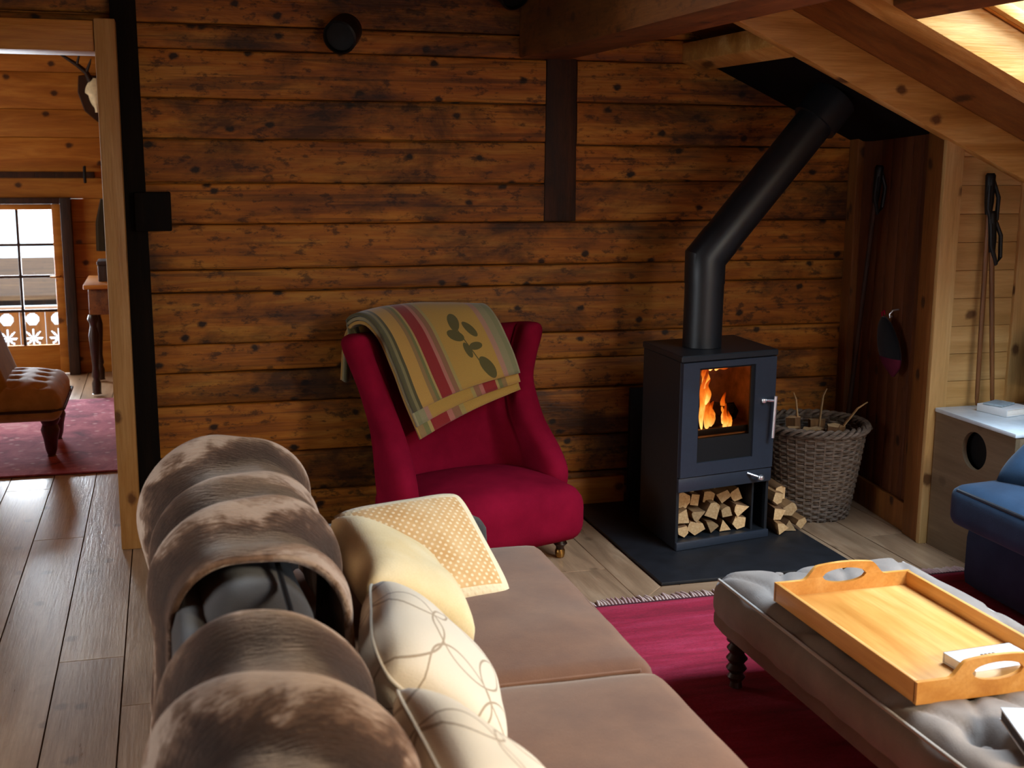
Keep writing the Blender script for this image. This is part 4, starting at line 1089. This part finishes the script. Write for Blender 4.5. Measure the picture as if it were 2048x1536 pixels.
def seatc(y0, y1, ph):
    def fn(p, u):
        e = (1 - abs(u[0]) ** 4) * (1 - abs(u[1]) ** 4)
        if u[2] > 0: p.z += (.022 * e + .006 * nz((p.x * 5, p.y * 5, ph))) * u[2]
        return p
    return fn
for (y0, y1, ph) in ((2.605, 3.60, 1), (1.60, 2.595, 2), (.60, 1.59, 3)):
    b = MB(); b.add(softbox((.30, y0, .272), (1.115, y1, .425), .045, (30, 34, 8), seatc(y0, y1, ph))); o = b.build('seat_cushion', M['brownfab'], so, angle=180)
    b = MB()
    for zz in (.408, .30):
        b.add(tube([(.36, y0 + .012, zz), (1.07, y0 + .012, zz), (1.097, y0 + .045, zz), (1.10, (y0 + y1) / 2, zz), (1.097, y1 - .045, zz), (1.07, y1 - .012, zz), (.36, y1 - .012, zz)], .006, 8))
    b.build('piping', M['brownfab'], o)
for sx, sy in ((.06, .62), (1.0, .62), (.06, 3.56), (1.0, 3.56)):
    b = MB(); b.add(lathe([(.03, .10), (.028, .05), (.02, 0.0)], 14, (sx, sy, 0))); b.build('leg', M['darkleg'], so)

# cushions on the sofa
def cushion(name, w, h, th_, mat, mtx, label, pinch=.06, seed=1.0, sag=None, piping=None, wr=.008):
    v, f, uv = pillow(w, h, th_, 30, pinch, wr, seed, sag)
    b_ = MB(); b_.add((v, f)); o = b_.build(name, mat, None, uv=uv, angle=180)
    o.matrix_world = mtx; tag(o, label, 'cushion', 'cushions on the brown sofa'); return o
def frame(origin, xa, za):
    X = Vector(xa).normalized(); Z = Vector(za); Z = (Z - X * Z.dot(X)).normalized(); Y = Z.cross(X)
    m = Matrix((X, Y, Z)).transposed().to_4x4(); m.translation = origin; return m
def dots_mat():
    t = NT('cream_dotted_cloth'); uv = t.uv()
    q = t.mapping(uv, (24, 24, 1), (0, 0, 0), (0, 0, radians(45)))
    fr = t.vmath('SUBTRACT', t.vmath('FRACTION', q), (.5, .5, 0)); fr = t.vmath('MULTIPLY', fr, (1, 1, 0))
    d = t.vmath('LENGTH', fr)
    s = t.ramp(d, [(.16, (1, 1, 1, 1)), (.34, (0, 0, 0, 1))])
    sp_ = t.new('ShaderNodeSeparateXYZ', {0: uv})
    # plain border
    e = t.math('MAXIMUM', t.math('ABSOLUTE', t.math('SUBTRACT', sp_.outputs[0], .5)), t.math('ABSOLUTE', t.math('SUBTRACT', sp_.outputs[1], .5)))
    inb = t.math('LESS_THAN', e, .40)
    big = t.noise(uv, 4.0, 3, .6)
    c0 = t.ramp(big, [(.35, srgb('dcb27a')), (.65, srgb('cc9a5c'))])
    c = t.mix(s, c0, srgb('ecd0a4')); c = t.mix(inb, srgb('e6cfa6'), c)
    t.base(c); t.set(t.b, 'Roughness', .95); t.set(t.b, 'Sheen Weight', .2); t.bump(s, .25, .004); return t.m
def loops_mat():
    t = NT('cream_loop_cloth'); uv = t.uv(); line = None
    for (cx, cy, r_) in ((.25, .80, .22), (.62, .95, .30), (.5, .45, .27), (.9, .5, .25), (.12, .35, .2), (.6, .05, .3), (.95, .1, .22)):
        d = t.vmath('LENGTH', t.vmath('MULTIPLY', t.vmath('SUBTRACT', uv, (cx, cy, 0)), (1, 1, 0)))
        l = t.math('LESS_THAN', t.math('ABSOLUTE', t.math('SUBTRACT', d, r_)), .007)
        line = l if line is None else t.math('MAXIMUM', line, l)
    n_ = t.noise(t.obj(), 220, 2, .5)
    c = t.mix(t.math('MULTIPLY', line, .75), srgb('e6d6bc'), srgb('8a6c48')); c = t.mix(t.math('MULTIPLY', n_, .15), c, srgb('b8a184'))
    t.base(c); t.set(t.b, 'Roughness', .95); t.set(t.b, 'Sheen Weight', .2); t.bump(n_, .2, .003); return t.m
M['cream2'] = fabric('cream_edging', 'e6d8c0', None, 240, .95, .1); M['dots'] = dots_mat(); M['loops'] = loops_mat()
M['cream'] = fabric('cream_yellow_cloth', 'f3dcae', 'eacb90', 240, .95, .2)
# dotted cushion leaning on the arm at the far end
P0 = Vector((.66, 3.25, .525)); 
cushion('cushion', .43, .41, .15, M['dots'], frame(P0, (.36, .11, 0), (-.05, .31, .225)), 'cream dotted square cushion leaning at the far end of the sofa', .05, 1.3)
cushion('cushion', .46, .34, .17, M['cream'], frame((.535, 2.93, .585), (.07, -1, -.08), (-.83, .0, .56)), 'plain cream yellow cushion leaning on the sofa back behind the looped one', .08, 4.1)
def slump(p, u, q):
    if u < 0 and q > 0: p.y += .0
    p.z -= .05 * max(0, u) ** 2 * max(0, q); return p
c1_ = cushion('cushion', .48, .38, .19, M['loops'], frame((.505, 2.41, .555), (-.17, -1, .02), (-.7, .1, .7)), 'cream cushion with thin brown loops beside the fur throw', .07, 7.7, slump)
c2_ = cushion('cushion', .50, .38, .17, M['loops'], frame((.51, 1.85, .55), (.05, -1, -.03), (-.7, .0, .68)), 'cream looped cushion nearest the camera on the sofa', .07, 9.2)

for c_, (w_, h_) in ((c1_, (.48, .38)), (c2_, (.50, .38))):
    ids = [q for q in c_.data.vertices]
    uvl = c_.data.uv_layers[0].data; edge = {}
    for lp in c_.data.loops:
        a_, b2 = uvl[lp.index].uv
        if a_ in (0.0, 1.0) or b2 in (0.0, 1.0): edge[lp.vertex_index] = math.atan2(b2 - .5, a_ - .5)
    pts = [c_.data.vertices[i].co.copy() for i in sorted(edge, key=lambda k: edge[k])]
    pts.append(pts[0])
    rad = [.0042] * len(pts)
    b = MB(); b.add(tube(pts, rad, 8, False)); b.build('piping', M['cream2'], c_)
# fur throws over the sofa back
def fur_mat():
    t = NT('banded_fur_fold_shading'); p = t.obj()
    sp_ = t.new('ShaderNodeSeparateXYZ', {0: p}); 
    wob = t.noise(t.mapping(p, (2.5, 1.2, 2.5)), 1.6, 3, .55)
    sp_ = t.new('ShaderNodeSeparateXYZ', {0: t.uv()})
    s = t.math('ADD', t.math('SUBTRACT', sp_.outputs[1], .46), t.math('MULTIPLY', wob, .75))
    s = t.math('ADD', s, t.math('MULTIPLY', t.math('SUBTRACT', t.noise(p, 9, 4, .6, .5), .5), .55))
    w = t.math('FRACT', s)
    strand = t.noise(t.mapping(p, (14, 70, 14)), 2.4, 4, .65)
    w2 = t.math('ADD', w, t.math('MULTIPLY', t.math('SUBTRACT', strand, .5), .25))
    c = t.ramp(w2, [(.0, srgb('4a3427')), (.07, srgb('735642')), (.14, srgb('b59a85')), (.22, srgb('bda38e')), (.31, srgb('8d6d57')), (.44, srgb('523a2b')), (.68, srgb('2d1f17')), (.88, srgb('3b291e')), (1.0, srgb('4a3427'))])  # fur bands tied to folds: lit crests painted tan, camera-facing slopes dark
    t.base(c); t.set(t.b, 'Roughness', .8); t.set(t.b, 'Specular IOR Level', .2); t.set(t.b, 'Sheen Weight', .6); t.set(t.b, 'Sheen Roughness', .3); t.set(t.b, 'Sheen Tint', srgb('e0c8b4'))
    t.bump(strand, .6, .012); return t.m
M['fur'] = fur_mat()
def arc_profile(s, x0=-.012, x1=.345, ztop=.79, rr__=.125, zl=.30, zr=.42):
    """path over the sofa back: s=0 low on the left, s=1 low on the right"""
    l1 = ztop - rr__ - zl; arc = pi / 2 * rr__; flat = (x1 - x0) - 2 * rr__; l5 = ztop - rr__ - zr
    L = l1 + arc + flat + arc + l5; d = s * L
    if d < l1: return Vector((x0, 0, zl + d)), Vector((-1, 0, 0))
    d -= l1
    if d < arc: a = d / rr__; return Vector((x0 + rr__ - rr__ * cos(a), 0, ztop - rr__ + rr__ * sin(a))), Vector((-cos(a), 0, sin(a)))
    d -= arc
    if d < flat: return Vector((x0 + rr__ + d, 0, ztop)), Vector((0, 0, 1))
    d -= flat
    if d < arc: a = d / rr__; return Vector((x1 - rr__ + rr__ * sin(a), 0, ztop - rr__ + rr__ * cos(a))), Vector((sin(a), 0, cos(a)))
    d -= arc
    return Vector((x1, 0, ztop - rr__ - d)), Vector((1, 0, 0))
def throw(name, y0, y1, label, seed, yl, yr, zl=.28, zr=.44, foldn=3.3, amp=.028, x1=.345, diag=1.0):
    """y range on top runs y0..y1; near/far edges shift by yl / yr (left, right)"""
    nu_, nv_ = 90, 130
    def fn(u, v_):
        p, n_ = arc_profile(u, x1=x1, zl=zl, zr=zr)
        s = (u - .45)
        ya = y0 + yl(u); yb2 = y1 + yr(u)
        y = ya + (yb2 - ya) * v_
        ph = y * foldn * 2 * pi + 4.2 * nz((u * 1.4, seed, y * 1.0)) + 2.4 * (u - .5) * diag + seed
        fo = amp * (.75 + 1.2 * nz((u * 1.6, y * 2.3, seed + 9))) * (.5 + .5 * sin(ph)) ** 1.3 + .012 * nz((u * 6, y * 7, seed + 3)) * min(1, .25 + u * 2.2) + .022 * nz((u * 3, y * 3, seed)) * min(1, .2 + u * 2.2) + .008
        edge = min(v_, 1 - v_) * 12
        fo = fo * min(1, edge + .35) + .006
        return p + n_ * max(fo, .004) + Vector((0, y, 0))
    vf = grid(fn, nu_, nv_); b_ = MB(); b_.add(vf)
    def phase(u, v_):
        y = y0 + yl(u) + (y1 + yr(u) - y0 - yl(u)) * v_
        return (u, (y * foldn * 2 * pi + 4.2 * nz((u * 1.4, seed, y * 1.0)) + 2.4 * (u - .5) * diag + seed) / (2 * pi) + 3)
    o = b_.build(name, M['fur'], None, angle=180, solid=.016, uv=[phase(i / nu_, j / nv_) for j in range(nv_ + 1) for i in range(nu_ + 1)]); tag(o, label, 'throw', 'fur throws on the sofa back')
    return o
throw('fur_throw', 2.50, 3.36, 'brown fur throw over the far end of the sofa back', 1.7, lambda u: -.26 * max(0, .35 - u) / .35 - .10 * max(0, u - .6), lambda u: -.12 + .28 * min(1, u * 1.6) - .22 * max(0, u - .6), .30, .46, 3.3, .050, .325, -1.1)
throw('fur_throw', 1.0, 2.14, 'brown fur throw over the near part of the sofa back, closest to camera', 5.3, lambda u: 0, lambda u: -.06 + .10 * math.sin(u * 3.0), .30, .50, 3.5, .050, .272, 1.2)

# ------------------------------------------------------------------ rug
b = MB(); b.add(softbox((1.20, .9, .003), (3.06, 4.03, .014), .005, (30, 40, 2)))
t = NT('crimson_rug'); p = t.obj()
n1 = t.noise(t.mapping(p, (1, 6, 1)), 2.2, 4, .6, .3); n2 = t.noise(t.mapping(p, (20, 40, 20)), 5, 3, .7)
c = t.ramp(n1, [(.32, srgb('7d0a22')), (.5, srgb('9f1231')), (.68, srgb('b02c48'))]); c = t.mix(t.math('MULTIPLY', t.ramp(n2, [(.45, (0, 0, 0, 1)), (.7, (1, 1, 1, 1))]), .5), c, srgb('5a0a1e'))
sy = t.new('ShaderNodeSeparateXYZ', {0: p}).outputs[1]
c = t.mix(t.math('MULTIPLY', t.math('GREATER_THAN', sy, 4.012), .85), c, srgb('1a0a10'))
t.base(c); t.set(t.b, 'Roughness', .95); t.bump(n2, .5, .006)
rug = tag(b.build('rug', t.m), 'crimson wool rug with pale fringe under the tufted ottoman', 'rug')
b = MB(); R = random.Random(3); x = 1.21
M['fringe'] = fabric('pink_fringe', 'd8bfae', 'b07a80', 200, .95, .1)
while x < 3.05:
    a = R.uniform(-.3, .3); L = R.uniform(.055, .08)
    b.add(tube([(x, 4.026, .009), (x + a * .02, 4.026 + L * .4, .011), (x + a * .05, 4.026 + L, .006)], [.005, .006, .0035], 5)); x += .0135
fr_ = b.build('fringe', M['fringe'], rug); fr_['kind'] = 'stuff'

# ------------------------------------------------------------------ ottoman
ot = thing('ottoman', 'long grey tufted ottoman with turned legs on the crimson rug', 'ottoman', (1.93, 2.62, 0))
OW, OL = .345, .73
btn = []
for j in range(-3, 4):
    for i in range(-1, 2):
        yy = j * .235 + .0; xx = i * .21
        btn.append((xx + (0 if j % 2 == 0 else .105), yy) if not (j % 2 and i == 1) else None)
btn = [q for q in btn if q]
def ottf(p, u):
    ex = 1 - abs(u[0]) ** 6; ey = 1 - abs(u[1]) ** 6
    if u[2] > 0:
        z = .026 * ex * ey
        for (bx_, by_) in btn:
            dx, dy = p.x - bx_, p.y - by_; r2 = (dx * dx + dy * dy)
            z -= .058 * math.exp(-r2 / (2 * .030 ** 2)) + .010 * math.exp(-r2 / (2 * .07 ** 2))
        # folds between neighbouring buttons
        for (bx_, by_) in btn:
            for (cx_, cy_) in ((bx_ + .105, by_ + .235), (bx_ - .105, by_ + .235)):
                if abs(cx_) > .33 or abs(cy_) > .75: continue
                dx, dy = cx_ - bx_, cy_ - by_; L2 = dx * dx + dy * dy
                t_ = ((p.x - bx_) * dx + (p.y - by_) * dy) / L2
                if 0 < t_ < 1:
                    d = abs((p.x - bx_) * dy - (p.y - by_) * dx) / math.sqrt(L2)
                    z -= .012 * math.exp(-d * d / (2 * .010 ** 2))
        p.z += z * u[2]
    s = sin(p.y * 40) * .002 + .004 * nz((p.y * 8, p.z * 10, 1))
    if abs(u[0]) > .9: p.x += s
    return p
b = MB(); b.add(softbox((-OW, -OL, .215), (OW, OL, .372), .068, (64, 120, 10), ottf)); b.build('seat', M['ottfab'], ot, angle=180)
b = MB(); b.add(softbox((-OW + .012, -OL + .012, .185), (OW - .012, OL - .012, .26), .03, (10, 20, 4))); b.build('frame', M['ottside'], ot)
b = MB(); k = .012; zz = .355
b.add(tube([(-OW + .02, OL - .05, zz), (-OW + .016, OL - .3, zz + .002), (-OW + .018, 0, zz), (-OW + .016, -OL + .3, zz + .002), (-OW + .02, -OL + .05, zz), (-OW + .05, -OL + .02, zz), (OW - .05, -OL + .02, zz), (OW - .02, -OL + .05, zz), (OW - .017, 0, zz), (OW - .02, OL - .05, zz)], .005, 8)); b.build('piping', M['piping'], ot)
for (bx_, by_) in btn:
    b = MB(); b.add(lathe([(.001, .352), (.013, .350), (.015, .344), (.012, .338)], 12, (bx_, by_, -.002))); b.build('button', M['ottfab'], ot)
for sx in (-1, 1):
    for sy_ in (-1, 1):
        b = MB(); b.add(lathe([(.034, .20), (.034, .17), (.022, .160), (.033, .145), (.022, .128), (.034, .112), (.022, .095), (.033, .080), (.021, .064), (.029, .052), (.018, .036), (.020, .018), (.016, .0155)], 18, (sx * .275, sy_ * .635, 0))); b.build('leg', M['darkleg'], ot)

# tray
ty = thing('serving_tray', 'honey coloured wooden tray with cut-out handles on the ottoman', 'tray', (1.855, 2.655, .396))
TW, TL = .213, .345
b = MB(); b.add(box((-TW, -TL, 0), (TW, TL, .010), .002)); b.build('tray_base', M['tray'], ty)
for s in (-1, 1):
    b = MB(); b.add(box((s * TW - .006, -TL, -.004), (s * TW + .006, TL, .052), .003)); b.build('side', M['tray'], ty)
def endboard():
    n = 48; top = []; hole = []
    for i in range(n + 1):
        x = -TW - .006 + (2 * TW + .012) * i / n; q = abs(x)
        if q > .135: z = .052
        elif q > .085: z = .052 + .040 * (.5 - .5 * cos((.135 - q) / .05 * pi))
        else: z = .092 + .006 * (1 - (q / .085) ** 2)
        top.append((x, z))
    v = []; f = []
    # column strips with an elliptical hole
    def h(x):
        q = abs(x) / .070
        return None if q >= 1 else .022 * math.sqrt(1 - q * q) ** 1.0
    zc_ = .058
    cols = sorted(set([x for x, z in top] + [-.0699, .0699]))
    def ztop(x):
        for (xa, za), (xb, zb_) in zip(top, top[1:]):
            if xa <= x <= xb + 1e-9: return za + (zb_ - za) * (x - xa) / (xb - xa)
        return .052
    for d in (-.006, .006):
        for x in cols:
            hh = h(x); hh = hh if hh is not None else 0
            for z in (-.004, zc_ - hh, zc_ + hh, ztop(x)): v.append((x, d, min(z, ztop(x))))
    m = len(cols)
    for d in (0, 1):
        for i in range(m - 1):
            o = d * m * 4; a = o + i * 4; c = o + (i + 1) * 4
            f.append((a, c, c + 1, a + 1)); f.append((a + 2, c + 2, c + 3, a + 3))
    for i in range(m - 1):
        a = i * 4; c = (i + 1) * 4; A_ = m * 4 + a; C_ = m * 4 + c
        f.append((a, A_, C_, c)); f.append((a + 3, c + 3, C_ + 3, A_ + 3))
        if h(cols[i]) is not None or h(cols[i + 1]) is not None:
            f.append((a + 1, c + 1, C_ + 1, A_ + 1)); f.append((a + 2, A_ + 2, C_ + 2, c + 2))
    for i in (0, m - 1):
        a = i * 4; A_ = m * 4 + a; f.append((a, a + 1, A_ + 1, A_)); f.append((a + 2, a + 3, A_ + 3, A_ + 2))
    return v, f
for s in (-1, 1):
    b = MB(); b.add(endboard(), Matrix.Translation((0, s * TL, 0))); b.build('handle_board', M['tray'], ty, angle=35)

# things on the tray and ottoman
tk = thing('book', 'white book with small dark print lying on the tray near its front handle', 'book', (1.925, 2.415, .408), radians(3))
b = MB(); b.add(box((-.098, -.058, .003), (.098, .058, .024), .001)); b.build('pages', M['paper'], tk)
b = MB(); b.add(box((-.10, -.06, .0), (.10, .062, .003), .001)); b.add(box((-.10, -.06, .024), (.10, .062, .027), .001)); b.add(box((-.10, .058, 0), (.10, .062, .027), .001)); b.build('cover', M['white'], tk)
b = MB()
for i in range(4): b.add(box((-.022 + i * .0115, .006, .0271), (-.0135 + i * .0115, .022, .0275)))
b.build('print', M['ink'], tk, smooth=False)
bk2 = thing('book', 'pale book at the bottom right corner on the ottoman', 'book', (1.86, 2.03, .402), radians(-20))
b = MB(); b.add(box((-.138, -.098, .004), (.138, .098, .026), .001)); b.build('pages', M['ink'], bk2)
b = MB(); b.add(box((-.14, -.10, .0), (.14, .10, .004), .001)); b.add(box((-.14, -.10, .026), (.14, .10, .031), .001)); b.build('cover', M['white'], bk2)

# ------------------------------------------------------------------ blue sofa on the right
bs = thing('blue_sofa', 'dark blue upholstered sofa at the right edge', 'sofa', (2.84, 3.87, 0))
b = MB(); b.add(softbox((.05, -1.7, .03), (.85, -.02, .27), .03, (10, 20, 5))); b.build('base', M['bluefab'], bs)
def bsf(p, u):
    if u[2] > 0: p.z += .03 * (1 - u[0] ** 2) * (1 - u[1] ** 4) * u[2]
    return p
for (y0, y1) in ((-.80, -.005), (-1.62, -.82)):
    b = MB(); b.add(softbox((-.03, y0, .275), (.62, y1, .435), .045, (18, 20, 8), bsf)); o = b.build('seat_cushion', M['bluefab'], bs, angle=180)
    b = MB(); b.add(tube([(.55, y1 - .012, .418), (.02, y1 - .012, .418), (-.016, y1 - .05, .418), (-.018, (y0 + y1) / 2, .42), (-.016, y0 + .05, .418), (.02, y0 + .012, .418)], .007, 8)); b.build('piping', M['navypipe'], o)
b = MB(); b.add(softbox((.56, -1.66, .26), (.85, -.02, .80), .08, (8, 20, 12))); b.build('backrest', M['bluefab'], bs)
for sx, sy_ in ((.12, -.1), (.12, -1.6), (.78, -.1), (.78, -1.6)):
    b = MB(); b.add(lathe([(.028, .035), (.024, .025), (.02, .0145 if sx < .2 else 0.0)], 14, (sx, sy_, 0))); b.build('leg', M['darkleg'], bs)
v, f, uv = pillow(.50, .42, .17, 26, .05, .01, 3.3)
b = MB(); b.add((v, f)); o = b.build('cushion', M['bluefab'], None, uv=uv, angle=180)
o.matrix_world = frame((3.20, 3.62, .55), (.25, -1, 0), (.75, .10, .45)); tag(o, 'puffy blue cushion lying against the blue sofa seat', 'cushion')

# ------------------------------------------------------------------ light
world = bpy.data.worlds.new('world'); scene.world = world; world.use_nodes = True
wt = world.node_tree; bg = wt.nodes['Background']; bg.inputs['Color'].default_value = (.72, .87, 1.0, 1); bg.inputs['Strength'].default_value = 3.2
def area(name, loc, target, sx, sy_, power, col, spread=180):
    l = bpy.data.lights.new(name, 'AREA'); l.shape = 'RECTANGLE'; l.size = sx; l.size_y = sy_; l.energy = power; l.color = col; l.spread = radians(spread)
    o = bpy.data.objects.new(name, l); COL.objects.link(o); o.location = loc
    o.rotation_euler = (Vector(target) - Vector(loc)).to_track_quat('-Z', 'Y').to_euler(); return o
nr_ = Vector((.445, 0, 1)).normalized(); sc_ = Vector((2.95, 2.855, zc(2.95) + .15))
area('skylight_daylight', sc_ + nr_ * .40, sc_ - nr_, 1.3, 1.3, 185, (.62, .80, 1.0))
s2_ = Vector((2.95, .02, zc(2.95) + .15))
area('near_skylight_daylight', s2_ + nr_ * .05, s2_ - nr_ + Vector((-.35, .75, 0)), .8, .9, 285, (1.0, .87, .67))
area('door_daylight', (-1.03, 9.72, .85), (-1.03, 8, .55), .9, 1.0, 110, (.85, .93, 1.0))
area('rear_fill_light', (1.6, -2.32, 1.25), (1.6, 0, .9), 1.9, 1.3, 4, (1.0, .90, .76))  # weak warm fill added behind the camera
area('far_room_fill_light', (-3.36, 7.75, 1.4), (0, 7.75, .9), 1.6, 1.0, 70, (1.0, .90, .76))  # added fill that brightens the far pine wall
area('left_floor_fill_light', (-3.36, 2.5, 1.3), (-.7, 2.7, .0), 1.7, 1.1, 26, (.92, .96, 1.0), 80)  # added light aimed down to lift the left floor
def pt(name, loc, power, col, r):
    l = bpy.data.lights.new(name, 'POINT'); l.energy = power; l.color = col; l.shadow_soft_size = r
    o = bpy.data.objects.new(name, l); COL.objects.link(o); o.location = loc
pt('fire_glow', S0 @ Vector((.16, .12, .62)), 1.6, (1.0, .45, .12), .05)

scene.view_settings.view_transform = 'Standard'; scene.view_settings.look = 'None'
scene.view_settings.exposure = .0; scene.view_settings.gamma = 1.0; scene.view_settings.use_curve_mapping = False
scene.cycles.use_denoising = True
